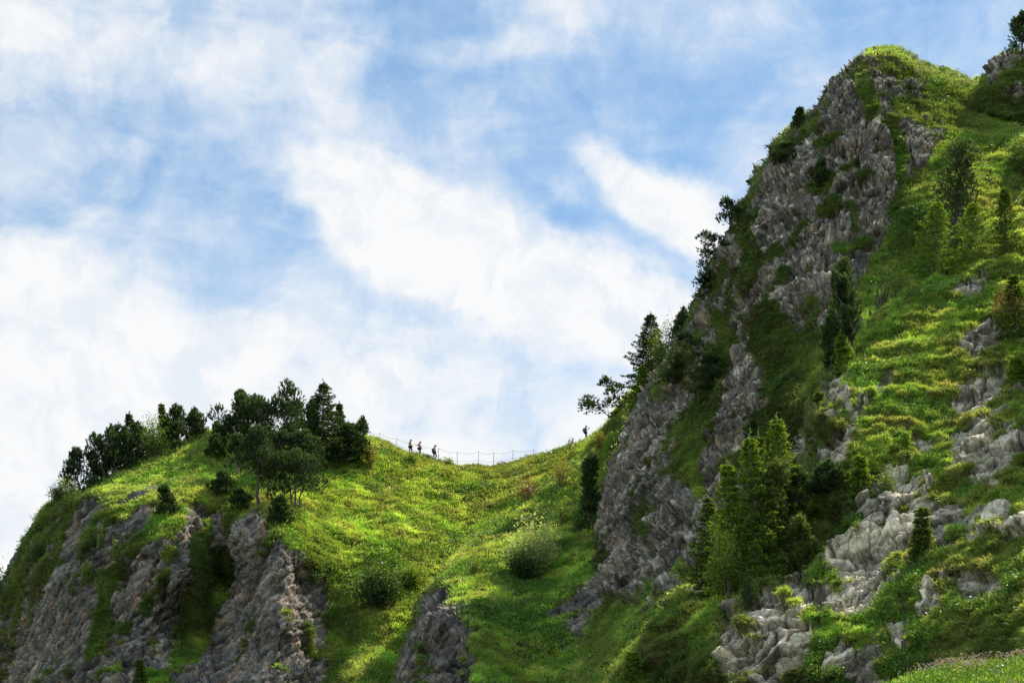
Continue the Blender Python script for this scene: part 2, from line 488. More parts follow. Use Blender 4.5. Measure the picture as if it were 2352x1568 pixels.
# elsewhere, out of view: scattered bright cumulus added to fill the shaded cliffs
n3 = noise(tc.outputs['Generated'], 2.6, 7, 0.6, 0.4)
rest = M('MULTIPLY', MR(n3.outputs['Fac'], 0.40, 0.62), MR(el, 75.0, 30.0, 0.45, 0.9))
cov2 = M('ADD', M('MULTIPLY', cover, front), M('MULTIPLY', rest, M('SUBTRACT', 1.0, front)))
mixw = w.add('ShaderNodeMixShader'); w.l.new(cov2, mixw.inputs[0]); w.on(bg, 'Background', mixw, 1); w.on(bgc, 'Background', mixw, 2)
w.on(mixw, 'Shader', wout, 'Surface')
world.cycles.sampling_method = 'MANUAL'; world.cycles.sample_map_resolution = 512
# ------------------------------------------------------------------ the landforms
RES = 1.0
mt_a = mat_terrain('ground_far_cliff', 3.0, 0.55)
mt_b = mat_terrain('ground_peak', 3.6, 0.6)
mt_c = mat_terrain('ground_spur', 5.0, 0.6)

STY_A = dict(a_joint=0.45, j_dark=0.45, rough=0.7, sink=0.85, stretch=0.74, big_facets=1.0, warp=7.0, patch=4.2, rib=(0.30, -0.35, 1.0), rib_scale=6.5, block=1.7, strata=(-0.55, -0.1, 0.82), strata_w=0.9, lump=2.6, terr_h=1.3,
             a_rib=1.15, a_block=0.27, a_strata=0.24, a_fine=0.45, a_lump=0.55, a_terr=0.10, bias=0.10, a_big=1.4, mat_h=0.35,
             rock_a=(0.195, 0.178, 0.165), rock_b=(0.285, 0.26, 0.235), rock_c=(0.42, 0.30, 0.235), mat=mt_a)
STY_D = dict(STY_A, a_rib=0.7, rib_scale=5.0, rock_a=(0.17, 0.15, 0.14), rock_b=(0.25, 0.225, 0.205), rock_c=(0.33, 0.28, 0.235), rib=(0.22, -0.35, 1.0))
STY_B = dict(sink=0.7, stretch=0.40, big_facets=1.4, stain=0.25, warp=5.0, patch=2.4, rib=(0.22, -0.45, 1.0), rib_scale=5.0, block=1.25, strata=(0.5, 0.2, 0.8), strata_w=2.1, lump=1.9, terr_h=1.0,
             a_rib=1.25, a_block=0.36, a_strata=0.12, a_fine=0.45, a_lump=0.6, a_terr=0.22, a_big=1.3, mat_h=0.32, speck=0.75, strata_dark=False,
             rock_a=(0.215, 0.19, 0.17), rock_b=(0.32, 0.285, 0.25), rock_c=(0.36, 0.28, 0.21), mat=mt_b)
STY_C = dict(sink=0.6, stretch=0.3, big_facets=1.5, rough=0.5, warp=3.0, patch=2.2, rib=(0.62, -0.2, 0.8), rib_scale=3.4, block=1.4, strata=(-0.35, -0.25, 0.9), strata_w=0.42, lump=1.25, terr_h=1.1,
             a_rib=0.75, a_block=0.32, a_strata=0.12, a_fine=0.26, a_lump=0.80, a_terr=0.48, a_big=0.8, mat_h=0.38,
             rock_a=(0.50, 0.455, 0.38), rock_b=(0.64, 0.57, 0.46), rock_c=(0.42, 0.385, 0.33), mat=mt_c)
STY_E = dict(STY_C, sink=0.25, a_rib=0.1, a_big=0.2, a_lump=0.18, lump=0.9, a_terr=0.03, mat_h=0.1)

crestA = [(-400, 1620), (-250, 1500), (-60, 1390), (0, 1332), (40, 1282), (75, 1215), (95, 1165), (125, 1140), (180, 1125), (281, 1072), (375, 1034), (422, 1014),
          (455, 997), (480, 994), (510, 999), (560, 1004), (640, 1003), (690, 999), (760, 990), (830, 992), (870, 1002), (905, 1018), (940, 1037), (1000, 1050), (1050, 1058),
          (1100, 1063), (1135, 1063), (1190, 1054), (1246, 1040), (1300, 1026), (1345, 1003), (1375, 978), (1410, 938), (1440, 905), (1475, 885), (1530, 840),
          (1580, 780), (1640, 700), (1800, 560)]
botA = [(-400, 1720), (850, 1720), (960, 1690), (1100, 1600), (1300, 1500), (1450, 1350), (1800, 1100)]
depA = [(-300, 1550, 205), (-300, 1700, 200), (0, 1340, 192), (80, 1215, 186), (130, 1145, 183), (0, 1568, 178), (100, 1568, 160), (100, 1300, 172), (200, 1120, 174), (200, 1300, 165), (200, 1568, 153),
        (330, 1050, 181), (300, 1130, 170), (460, 992, 184), (460, 1080, 173), (380, 1140, 165), (380, 1568, 150), (330, 1350, 157), (425, 1180, 161), (420, 1330, 156), (490, 1180, 166), (510, 1330, 166), (480, 1450, 160),
        (560, 1004, 185), (600, 1120, 168), (570, 1220, 159), (560, 1400, 154), (540, 1568, 147), (650, 1190, 159), (650, 1290, 152), (660, 1420, 147.5), (655, 1568, 143),
        (720, 1350, 156), (745, 1450, 154), (740, 1568, 148), (800, 1010, 186), (780, 1150, 170), (760, 1250, 161), (900, 1150, 172), (860, 1280, 160), (860, 1400, 152), (830, 1568, 139), (830, 1720, 128),
        (1130, 1062, 187), (1130, 1150, 177), (1100, 1250, 168), (1000, 1350, 158), (960, 1568, 142), (1000, 1720, 132), (1345, 1010, 181), (1300, 1100, 172), (1250, 1250, 160), (1300, 1450, 150), (1470, 890, 174), (1450, 1000, 166),
        (1600, 740, 165), (1600, 900, 158), (1750, 600, 160), (1750, 900, 150)]
rockA = [(445, 1175, 405, 1330, 26), (410, 1320, 350, 1440, 27), (180, 1220, 140, 1330, 24), (335, 1190, 300, 1300, 28), (350, 1290, 280, 1400, 36), (230, 1380, 160, 1460, 46), (120, 1370, 30, 1568, 50),
         (330, 1440, 300, 1568, 36), (210, 1460, 150, 1568, 36), (400, 1380, 370, 1500, 24), (80, 1190, 0, 1330, 22), (590, 1215, 550, 1400, 30), (560, 1330, 480, 1568, 42), (655, 1290, 690, 1430, 36),
         (710, 1350, 735, 1480, 24), (620, 1380, 590, 1568, 52), (660, 1460, 690, 1568, 40), (500, 1180, 490, 1240, 16), (740, 1330, 745, 1400, 12)]
cliffA = [(60, 1250, 0, 1600, 90), (200, 1260, 100, 1600, 120), (340, 1240, 280, 1600, 110), (430, 1230, 400, 1600, 70), (590, 1280, 560, 1600, 100), (690, 1330, 690, 1600, 60)]
grassA = [(470, 1230, 450, 1290, 20), (500, 1300, 440, 1480, 36), (400, 1150, 300, 1270, 16), (250, 1330, 210, 1500, 18)]
make_sheet('A', 'grassy_ridge', crestA, botA, depA, -400, 1800, 1.9 * RES, int(330 / RES), rockA, STY_A, 26, 5.0, cliff=cliffA, grassy=grassA)

crestD = [(860, 1720), (900, 1600), (912, 1555), (925, 1500), (945, 1430), (965, 1385), (1000, 1330), (1020, 1285), (1060, 1240), (1110, 1205), (1180, 1170), (1250, 1120), (1300, 1075), (1340, 1050), (1400, 990), (1450, 960), (1520, 930)]
botD = [(860, 1740), (1100, 1700), (1520, 1640)]
depD = [(910, 1568, 130), (945, 1430, 134), (1000, 1330, 141), (1060, 1240, 150), (1180, 1165, 161), (1300, 1075, 170), (1400, 990, 167), (1500, 940, 158), (980, 1430, 126), (950, 1568, 121), (1020, 1500, 118), (1020, 1380, 127), (1080, 1440, 119),
        (1080, 1568, 108), (1060, 1320, 136), (1150, 1250, 146), (1150, 1400, 127), (1180, 1568, 112), (1250, 1200, 151), (1250, 1330, 136), (1300, 1500, 116), (1350, 1200, 146), (1380, 1350, 124), (1420, 1500, 108), (1350, 1640, 100), (1450, 1100, 148), (1500, 1300, 122), (1500, 1568, 98), (1000, 1700, 108)]
rockD = [(972, 1395, 922, 1568, 34), (1008, 1375, 1000, 1500, 26), (1035, 1410, 1010, 1568, 30), (1074, 1450, 1082, 1568, 24), (1340, 1365, 1425, 1385, 24), (1315, 1440, 1340, 1420, 18), (1240, 1568, 1200, 1560, 14), (1380, 1380, 1400, 1345, 16)]
cliffD = [(990, 1440, 960, 1600, 60), (1300, 1420, 1320, 1480, 40)]
make_sheet('D', 'grassy_shoulder', crestD, botD, depD, 860, 1520, 1.9 * RES, int(270 / RES), rockD, STY_D, 24, 3.0, cliff=cliffD, back=30)

crestB = [(1180, 1640), (1300, 1480), (1340, 1380), (1362, 1250), (1400, 1130), (1440, 1015), (1490, 912), (1525, 860), (1560, 790), (1600, 712), (1622, 668), (1641, 628), (1652, 580), (1681, 540), (1693, 482), (1702, 457), (1718, 442), (1731, 412),
          (1752, 388), (1775, 361), (1791, 324), (1818, 297), (1852, 274), (1868, 265), (1887, 238), (1914, 197), (1925, 177), (1960, 143), (1994, 112), (2029, 106), (2067, 110), (2091, 124), (2121, 141), (2152, 149), (2206, 164), (2229, 172), (2256, 176), (2352, 220), (2620, 260)]
botB = [(1180, 1700), (1400, 1660), (1560, 1560), (1700, 1480), (1900, 1330), (2050, 900), (2350, 640), (2620, 560)]
depB = [(1180, 1640, 112), (1340, 1380, 133), (1362, 1250, 138), (1400, 1130, 142), (1440, 1010, 145), (1490, 910, 148), (1530, 840, 149), (1622, 670, 148), (1690, 480, 145), (1780, 350, 144), (1900, 210, 142), (1960, 145, 143), (2030, 107, 144), (2110, 135, 143.5), (2250, 178, 144), (2450, 230, 139),
        (1420, 1300, 124), (1400, 1450, 108), (1500, 1050, 131), (1530, 1250, 112), (1520, 1380, 101), (1600, 800, 136), (1640, 950, 124), (1650, 1100, 115), (1640, 1300, 101), (1700, 650, 134), (1720, 850, 122), (1740, 1000, 114),
        (1780, 480, 134), (1800, 620, 126), (1830, 760, 118), (1850, 950, 106), (1850, 1150, 95), (1880, 340, 135), (1900, 480, 128), (1950, 600, 122), (1930, 700, 115), (1980, 230, 136), (2000, 350, 131), (2030, 480, 126), (2050, 600, 119), (2100, 250, 136), (2130, 350, 129), (2150, 480, 119.5),
        (2250, 290, 135), (2250, 400, 124), (2352, 390, 124), (2352, 280, 134.5), (2300, 550, 111), (2400, 350, 118), (2500, 500, 110), (2600, 400, 114), (1700, 1450, 84)]
rockB = [(1945, 230, 1850, 420, 42), (1990, 230, 1900, 500, 58), (2055, 330, 2000, 560, 48), (2100, 280, 2135, 400, 30), (1790, 430, 1740, 700, 48), (1860, 480, 1810, 680, 58), (1950, 470, 1940, 610, 60), (2030, 470, 1990, 600, 40), (1745, 690, 1690, 850, 28), (1705, 840, 1680, 1000, 40),
         (1745, 880, 1745, 965, 32), (1660, 1000, 1630, 1100, 26), (1560, 910, 1500, 990, 26), (1510, 950, 1440, 1090, 38), (1440, 1090, 1400, 1200, 36), (1420, 1190, 1440, 1320, 38), (1530, 1130, 1525, 1310, 34), (1480, 1290, 1400, 1330, 28), (1580, 1080, 1560, 1270, 20),
         (1650, 1100, 1600, 1230, 16), (1800, 660, 1830, 760, 24), (1880, 650, 1900, 720, 24), (1620, 690, 1625, 760, 14), (1690, 560, 1700, 620, 22), (1830, 1000, 1850, 1040, 20), (1900, 900, 1850, 980, 14)]
cliffB = [(1720, 500, 1450, 1250, 70), (1950, 650, 1750, 1100, 60), (2000, 250, 1850, 700, 130), (1760, 480, 1640, 900, 60), (1700, 800, 1560, 1300, 80), (1560, 950, 1420, 1300, 80), (2130, 300, 2130, 430, 40), (1850, 950, 1780, 1100, 50)]
grassB = [(1855, 430, 1910, 408, 12), (1930, 388, 1960, 370, 10), (1885, 475, 1915, 455, 13), (1700, 460, 1728, 590, 20), (1785, 580, 1705, 645, 18), (2056, 300, 2080, 425, 15), (2085, 430, 2060, 500, 18), (1945, 462, 1962, 530, 9), (1925, 582, 1990, 555, 13), (1982, 190, 2005, 260, 20), (2060, 235, 2110, 262, 16), (1820, 560, 1850, 500, 8), (1775, 700, 1800, 620, 8), (1880, 330, 1920, 300, 9), (1770, 760, 1830, 900, 62), (1880, 800, 1790, 1010, 50), (1700, 640, 1770, 580, 10), (1640, 900, 1580, 1090, 34), (1660, 740, 1640, 860, 26), (2050, 270, 2070, 340, 14), (2180, 350, 2100, 500, 40), (2060, 560, 1960, 720, 26), (1870, 400, 1900, 420, 14)]
STY_B['bias'] = 0.05
rockB = [(a, b, c, d, r * (1.22 if b > 650 else 1.08)) for a, b, c, d, r in rockB]
make_sheet('B', 'rocky_peak', crestB, botB, depB, 1180, 2620, 1.9 * RES, int(520 / RES), rockB, STY_B, 26, 4.0, cliff=cliffB, grassy=grassB)

crestF = [(2200, 240), (2240, 200), (2256, 172), (2271, 155), (2285, 138), (2302, 120), (2331, 116), (2350, 112), (2400, 112), (2500, 150), (2620, 190)]
botF = [(2200, 250), (2260, 250), (2352, 275), (2620, 330)]
depF = [(2256, 175, 141), (2300, 122, 142), (2400, 90, 142), (2300, 200, 138), (2352, 180, 138.5), (2352, 280, 135.3), (2270, 280, 136.5), (2500, 300, 133), (2600, 160, 136), (2600, 400, 131)]
rockF = [(2270, 165, 2300, 140, 22), (2305, 130, 2330, 124, 12), (2335, 215, 2350, 200, 16), (2345, 120, 2352, 112, 14)]
make_sheet('F', 'rocky_knoll', crestF, botF, depF, 2200, 2620, 2.1 * RES, int(120 / RES), rockF, dict(STY_B, a_rib=0.6, a_big=0.6), 16, 2.0, back=20)

crestC = [(1340, 1720), (1400, 1610), (1430, 1560), (1500, 1450), (1545, 1372), (1570, 1345), (1610, 1335), (1660, 1345), (1720, 1325), (1790, 1255), (1835, 1180), (1866, 1120), (1878, 1040), (1886, 965), (1897, 880), (1915, 842), (1950, 808), (1995, 758), (2040, 710), (2085, 668), (2150, 628), (2210, 588), (2262, 552), (2352, 440), (2620, 200)]
botC = [(1340, 1760), (2620, 1760)]
depC = [(1430, 1560, 84), (1545, 1370, 86), (1660, 1345, 84), (1790, 1255, 86), (1878, 1040, 89), (1900, 870, 94), (1995, 758, 99), (2085, 668, 103), (2262, 552, 107), (2352, 440, 112), (2600, 220, 116),
        (1500, 1568, 81.5), (1600, 1480, 79.5), (1600, 1700, 74), (1700, 1420, 78), (1700, 1568, 73.5), (1800, 1350, 79), (1830, 1500, 73), (1850, 1250, 83), (1930, 1100, 84), (1950, 1000, 86.5), (1960, 1250, 80), (1990, 1400, 74.5), (2000, 1568, 70), (2000, 880, 91), (2050, 1050, 83.5), (2080, 1200, 79.5), (2100, 800, 94), (2150, 950, 87), (2180, 1120, 80), (2200, 1300, 73), (2200, 1450, 69),
        (2250, 700, 98), (2280, 850, 90), (2300, 1000, 81), (2330, 1150, 75.5), (2352, 1300, 69), (2352, 1450, 64), (2450, 600, 100), (2500, 1000, 77), (2550, 1400, 58), (2300, 1720, 60), (1900, 1720, 71)]
rockC = [(1660, 1460, 1760, 1568, 46), (1760, 1420, 1850, 1475, 42), (1820, 1330, 1870, 1405, 30), (1985, 1400, 1975, 1300, 42), (2040, 1150, 2080, 1260, 48), (2110, 1180, 2165, 1240, 34), (2020, 1190, 2060, 1120, 28), (1950, 1260, 2010, 1330, 32), (2200, 1330, 2290, 1370, 22), (2250, 1385, 2300, 1380, 18), (1890, 1530, 2000, 1568, 30),
         (1905, 862, 1915, 905, 24), (1945, 900, 1950, 940, 10), (1925, 1000, 1915, 1050, 18), (1960, 960, 1990, 920, 14), (2020, 895, 2040, 865, 12), (2215, 1040, 2265, 980, 24), (2230, 930, 2285, 870, 26), (2270, 1100, 2345, 1010, 24), (2195, 690, 2245, 660, 17), (2310, 1190, 2345, 1230, 22), (2130, 1430, 2160, 1400, 14), (2060, 1460, 2085, 1500, 18), (2230, 800, 2290, 760, 20), (2040, 1060, 2075, 1050, 14), (1570, 1365, 1610, 1355, 8), (2080, 1000, 2130, 1020, 10), (2330, 700, 2345, 720, 8)]
rockC += [(1680, 1500, 1860, 1548, 36), (1850, 1385, 1990, 1420, 32), (2000, 1290, 2045, 1120, 36), (2060, 1130, 2165, 1200, 40)]
cliffC = [(1700, 1450, 2000, 1568, 70), (1850, 1350, 2000, 1250, 60), (2050, 1200, 2350, 1250, 60), (2230, 1000, 2320, 900, 60), (1930, 950, 1990, 900, 40)]
grassC = [(1900, 1480, 1860, 1568, 22), (1600, 1450, 1560, 1600, 60), (2150, 1480, 2340, 1450, 40), (2100, 1340, 2300, 1280, 26), (2030, 800, 2200, 700, 30)]
rockC = [(a, b, c, d, r * 1.28) for a, b, c, d, r in rockC]
STY_C['bias'] = 0.06
make_sheet('C', 'rocky_spur', crestC, botC, depC, 1340, 2620, 1.7 * RES, int(560 / RES), rockC, STY_C, 18, 2.2, cliff=cliffC, grassy=grassC, back=28)

crestE = [(1840, 1700), (1920, 1640), (1985, 1590), (2040, 1562), (2100, 1540), (2160, 1522), (2250, 1512), (2352, 1505), (2620, 1480)]
botE = [(1840, 1960), (2620, 1960)]
depE = [(2040, 1562, 38), (2200, 1520, 39), (2352, 1505, 40), (2600, 1480, 42), (2000, 1700, 33), (2200, 1700, 32), (2500, 1700, 32), (2000, 1950, 26), (2500, 1950, 25), (2200, 1600, 35.5)]
make_sheet('E', 'meadow_bank', crestE, botE, depE, 1840, 2620, 2.4 * RES, int(110 / RES), [], STY_E, 14, 1.0, back=14)

# unseen buttress added beyond the right border to cast shade on the lower spur
crestG = [(2385, 1300), (2405, 900), (2440, 560), (2500, 500), (2600, 420), (2800, 330)]
botG = [(2385, 1500), (2440, 1760), (2800, 1760)]
depG = [(2400, 900, 82), (2440, 560, 87), (2600, 420, 90), (2800, 330, 92), (2400, 1300, 72), (2450, 1000, 77), (2600, 1000, 72), (2500, 1700, 62), (2800, 1700, 56), (2800, 900, 72)]
make_sheet('G', 'shade_buttress', crestG, botG, depG, 2385, 2800, 4.0 * RES, int(160 / RES), [(2500, 700, 2480, 1300, 60)], STY_C, 16, 2.0, back=16)

# valley floor far below, one sheet out to the horizon
gx = np.concatenate([-np.geomspace(9000, 5, 60), [0], np.geomspace(5, 9000, 60)]); GX, GY = np.meshgrid(gx, gx)
Pg = np.stack([GX, GY, -0.4 + 0 * GX], -1).astype(f32); Pg[..., 2] += 0.5 * fbm(Pg / 40, 3) - np.clip(np.hypot(GX, GY) / 60 - 4, 0, 60)
ng = len(gx); ig = np.arange(ng * ng).reshape(ng, ng)
Fg = np.stack([ig[:-1, :-1], ig[:-1, 1:], ig[1:, 1:], ig[1:, :-1]], -1).reshape(-1, 4)
link('ground', mesh_np('ground', Pg.reshape(-1, 3), Fg, np.tile(np.array([[0.06, 0.085, 0.02]], f32), (ng * ng, 1)), True, {'rock': np.zeros(ng * ng)}), mt_a, kind='structure')
# ------------------------------------------------------------------ grass, herbs, flowers (nobody could count them)
m_grass = mat_leaf('grass_blades', 0.5, 0.5, (1.5, 1.35, 0.55), 0.3)
m_herb = mat_leaf('herb_leaves', 0.35, 0.45, (1.3, 1.3, 0.5), 0.4)
m_flower = mat_leaf('petals', 0.3, 0.7, (1, 1, 1), 0.2)

def scatter(s, n, weight, seed):
    """n ground points on a sheet, even over the face as seen from the valley"""
    g = np.random.default_rng(seed)
    r = s.P.shape[0] - 1; c = s.nx - 1
    px = s.PX[:r, :c]; py = s.PY[:r, :c]
    hgt = np.abs(s.PY[1:, :c] - py); hgt[s.R - 1:] = 0
    for k in range(0, 3): hgt[s.R - 1 + k] = 1.2
    wgt = weight[:r, :c] * hgt
    lim = np.full(px.shape, 1e9)
    for fr in s.front: lim = np.minimum(lim, SHEETS[fr].ctop(px, left=1e9, right=1e9) + 20)
    wgt = wgt * (py < lim) * (px > -60) * (px < (2700 if s.name == 'G' else 2420)) * (py < 1620) * (py > -40)
    cs = np.cumsum(wgt.ravel()); k = np.searchsorted(cs, g.random(n) * cs[-1]); k = np.clip(k, 0, wgt.size - 1)
    i, j = np.unravel_index(k, wgt.shape)
    a = g.random(n)[:, None].astype(f32); b = g.random(n)[:, None].astype(f32)
    P = s.P
    Q = (P[i, j] * (1 - a) + P[i + 1, j] * a) * (1 - b) + (P[i, j + 1] * (1 - a) + P[i + 1, j + 1] * a) * b
    return Q, s.N[i, j], i, j, g

def tufts(Q, N, g, nb, length, width, spread, colour, droop=0.35, up=0.7):
    n = len(Q)
    steep = np.clip(1 - N[:, 2:3], 0, 1)
    down = np.array([0, 0, -1], f32) - N * (-N[:, 2:3]); down = norml(down)
    D = norml(0.55 * N + np.array([0, 0, up], f32) + g.normal(size=(n, 3)) * 0.16 + down * droop * steep)
    Q = np.repeat(Q, nb, 0); D = np.repeat(D, nb, 0); C = np.repeat(colour, nb, 0)
    m = n * nb
    Q = Q + g.normal(size=(m, 3)) * spread * np.array([1, 1, 0.35]) - 0.05 * D
    D = norml(D + g.normal(size=(m, 3)) * 0.42)
    L = length * (0.55 + 0.8 * g.random((m, 1)))
    Wd = norml(np.cross(D, g.normal(size=(m, 3)))) * width * (0.6 + 0.8 * g.random((m, 1)))
    bend = np.array([0, 0, -0.22]) * L + np.repeat(down, nb, 0) * 0.12 * L
    V = np.empty((m, 3, 3), f32)
    V[:, 0] = Q - Wd; V[:, 1] = Q + Wd; V[:, 2] = Q + D * L + bend
    K = np.empty((m, 3, 3), f32)
    j = (0.8 + 0.4 * g.random((m, 1)))
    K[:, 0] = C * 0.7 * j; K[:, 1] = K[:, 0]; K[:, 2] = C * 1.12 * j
    return V.reshape(-1, 3), K.reshape(-1, 3)

LUSH = np.array((0.27, 0.48, 0.085)); YEL = np.array((0.60, 0.74, 0.18)); OLV = np.array((0.31, 0.39, 0.11)); DRY = np.array((0.56, 0.44, 0.22)); DARK = np.array((0.070, 0.150, 0.020))
def grass_colour(Q, g, yellow=0.0, dry=0.0):
    a = sstep(-0.35, 0.35, fbm(Q / 6.0 + 101, 3))[:, None]
    b = sstep(-0.1, 0.45, fbm(Q / 1.7 + 131, 3) + dry)[:, None]
    c = sstep(-0.05, 0.4, fbm(Q / 3.0 + 161, 3) + yellow)[:, None]
    col = LUSH * (1 - a) + OLV * a
    col = col * (1 - 0.8 * c) + YEL * 0.8 * c
    col = col * (1 - 0.45 * b) + DRY * 0.45 * b
    e = (g.random((len(Q), 1)) < 0.18)
    col = np.where(e, col * 0.6 + DARK * 0.4, col) * 1.08
    return col.astype(f32) * (0.8 + 0.4 * g.random((len(Q), 1)))

for nm, fr in (('A', ('D', 'B', 'C')), ('D', ('B', 'C')), ('B', ('C', 'E')), ('F', ('C',)), ('C', ('E',)), ('G', ()), ('E', ())): SHEETS[nm].front = fr

GV, GC = [], []
HV, HC = [], []
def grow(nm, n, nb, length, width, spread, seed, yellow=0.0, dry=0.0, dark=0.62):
    s = SHEETS[nm]
    gw = np.clip(1.15 - 1.25 * s.rock, 0, 1)
    Q, N, i, j, g = scatter(s, n, gw, seed)
    c = grass_colour(Q, g, yellow, dry)
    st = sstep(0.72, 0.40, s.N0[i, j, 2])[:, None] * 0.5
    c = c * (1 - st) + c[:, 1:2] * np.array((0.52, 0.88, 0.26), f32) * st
    c = c * (1.12 - dark * sstep(0.78, 0.42, s.N0[i, j, 2]))[:, None] * (0.80 + 0.50 * sstep(-0.35, 0.35, fbm(Q / 2.2 + 181, 4)))[:, None]  # steep turf: dark moss tone, with extra shade painted into the colour
    if nm == 'A':      # the turf just under the saddle crest is tinted browner and darker
        bz = (np.exp(-s.dpx[i, j] / 38.0) * sstep(850, 900, s.PX[i, j]) * sstep(1345, 1290, s.PX[i, j]))[:, None]
        c = c * (1 - 0.75 * bz) + np.array((0.22, 0.20, 0.05)) * 0.75 * bz
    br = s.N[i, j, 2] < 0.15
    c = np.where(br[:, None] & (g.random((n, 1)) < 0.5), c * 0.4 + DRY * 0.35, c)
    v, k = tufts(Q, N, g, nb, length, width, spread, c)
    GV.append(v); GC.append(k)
def herbs(nm, n, nb, size, seed, thr=0.12, stem=0.3):
    """broad-leaved clumps in patches"""
    s = SHEETS[nm]
    pt = sstep(thr, thr + 0.2, fbm(s.P / 4.5 + 211, 3)) * np.clip(1 - 1.5 * s.rock, 0, 1)
    Q, N, i, j, g = scatter(s, n, pt, seed)
    base = np.where(g.random((n, 1)) < 0.5, np.array((0.10, 0.21, 0.035)), np.array((0.20, 0.33, 0.05))) * (0.7 + 0.6 * g.random((n, 1)))
    m = n * nb
    C = np.repeat(base, nb, 0) * (0.75 + 0.5 * g.random((m, 1)))
    O = np.repeat(Q, nb, 0) + np.repeat(N, nb, 0) * stem * g.random((m, 1)) + g.normal(size=(m, 3)) * size * np.array([1.3, 1.3, 0.6])
    D = norml(g.normal(size=(m, 3)) * 0.8 + np.repeat(N, nb, 0) * 0.5 + np.array([0, 0, 0.3])); S = norml(np.cross(D, g.normal(size=(m, 3))))
    L = size * (0.6 + 0.8 * g.random((m, 1)))
    V = np.empty((m, 4, 3), f32)
    V[:, 0] = O; V[:, 1] = O + D * L * 0.5 + S * L * 0.32; V[:, 2] = O + D * L; V[:, 3] = O + D * L * 0.5 - S * L * 0.32
    HV.append(V.reshape(-1, 3)); HC.append(np.repeat(C, 4, 0))

DEN = 1.0
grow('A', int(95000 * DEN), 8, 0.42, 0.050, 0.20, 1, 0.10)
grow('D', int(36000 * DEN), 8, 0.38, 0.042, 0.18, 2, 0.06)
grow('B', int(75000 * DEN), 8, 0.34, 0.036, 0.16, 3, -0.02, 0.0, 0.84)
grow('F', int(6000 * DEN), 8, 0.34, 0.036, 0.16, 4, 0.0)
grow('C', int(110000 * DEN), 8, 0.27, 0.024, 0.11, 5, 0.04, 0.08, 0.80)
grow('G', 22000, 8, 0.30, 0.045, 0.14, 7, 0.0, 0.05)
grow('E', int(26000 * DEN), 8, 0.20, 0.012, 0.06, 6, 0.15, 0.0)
herbs('A', 9000, 10, 0.16, 11); herbs('D', 7000, 10, 0.16, 12, 0.0); herbs('B', 5000, 10, 0.13, 13); herbs('C', 9000, 10, 0.10, 14, 0.08); herbs('E', 5000, 9, 0.06, 15, -0.2, 0.12)
V = np.concatenate(GV); C = np.concatenate(GC)
link('grass', mesh_np('grass', V, np.arange(len(V)).reshape(-1, 3), C), m_grass, kind='stuff', label='long green and yellowish grass covering the slopes and ledges', category='grass')
V = np.concatenate(HV); C = np.concatenate(HC)
link('meadow_herbs', mesh_np('meadow_herbs', V, np.arange(len(V)).reshape(-1, 4), C), m_herb, kind='stuff', label='broad leaved green herbs growing in patches among the grass', category='herbs')
# low woody scrub: domed cushions of small dark leaves
SV, SK = [], []
def scrub(nm, n, rad, seed, thr=0.0, leaf=0.10, per=60):
    s = SHEETS[nm]
    wgt = sstep(thr, thr + 0.15, fbm(s.P / 3.0 + 511, 3)) * np.clip(1 - 1.2 * s.rock, 0, 1)
    Q, N, i, j, g = scatter(s, n, wgt, seed)
    R = rad * (0.5 + 0.9 * g.random((n, 1)))
    base = np.array([(0.05, 0.10, 0.025), (0.10, 0.17, 0.03), (0.20, 0.26, 0.05), (0.14, 0.10, 0.04)])[g.choice(4, n, p=[.45, .3, .15, .1])]
    m = n * per
    U = norml(g.normal(size=(m, 3))); U[:, 2] = np.abs(U[:, 2])
    O = np.repeat(Q, per, 0) + U * np.repeat(R, per, 0) * (0.6 + 0.45 * g.random((m, 1))) * np.array([1, 1, 0.8])
    D = norml(U + g.normal(size=(m, 3)) * 0.8); S = norml(np.cross(D, g.normal(size=(m, 3))))
    L = leaf * (0.6 + 0.8 * g.random((m, 1)))
    V = np.stack([O, O + D * L * 0.5 + S * L * 0.35, O + D * L, O + D * L * 0.5 - S * L * 0.35], 1)
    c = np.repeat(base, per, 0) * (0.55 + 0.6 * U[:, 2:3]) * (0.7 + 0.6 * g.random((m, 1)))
    SV.append(V.reshape(-1, 3)); SK.append(np.repeat(c, 4, 0))
scrub('A', 420, 0.5, 61, 0.05, 0.16, 60); scrub('A', 1100, 0.28, 65, -0.15, 0.14, 26); scrub('D', 300, 0.42, 62, 0.0, 0.15); scrub('D', 420, 0.26, 66, -0.2, 0.13, 26); scrub('B', 420, 0.42, 63, 0.0, 0.13); scrub('B', 700, 0.25, 67, -0.3, 0.11, 30); scrub('C', 520, 0.32, 64, 0.0, 0.085)
V = np.concatenate(SV); C = np.concatenate(SK)
link('low_scrub', mesh_np('low_scrub', V, np.arange(len(V)).reshape(-1, 4), C), m_herb, kind='stuff', label='low dark woody scrub cushions scattered over slopes and ledges', category='scrub')
del GV, GC, HV, HC, SV, SK

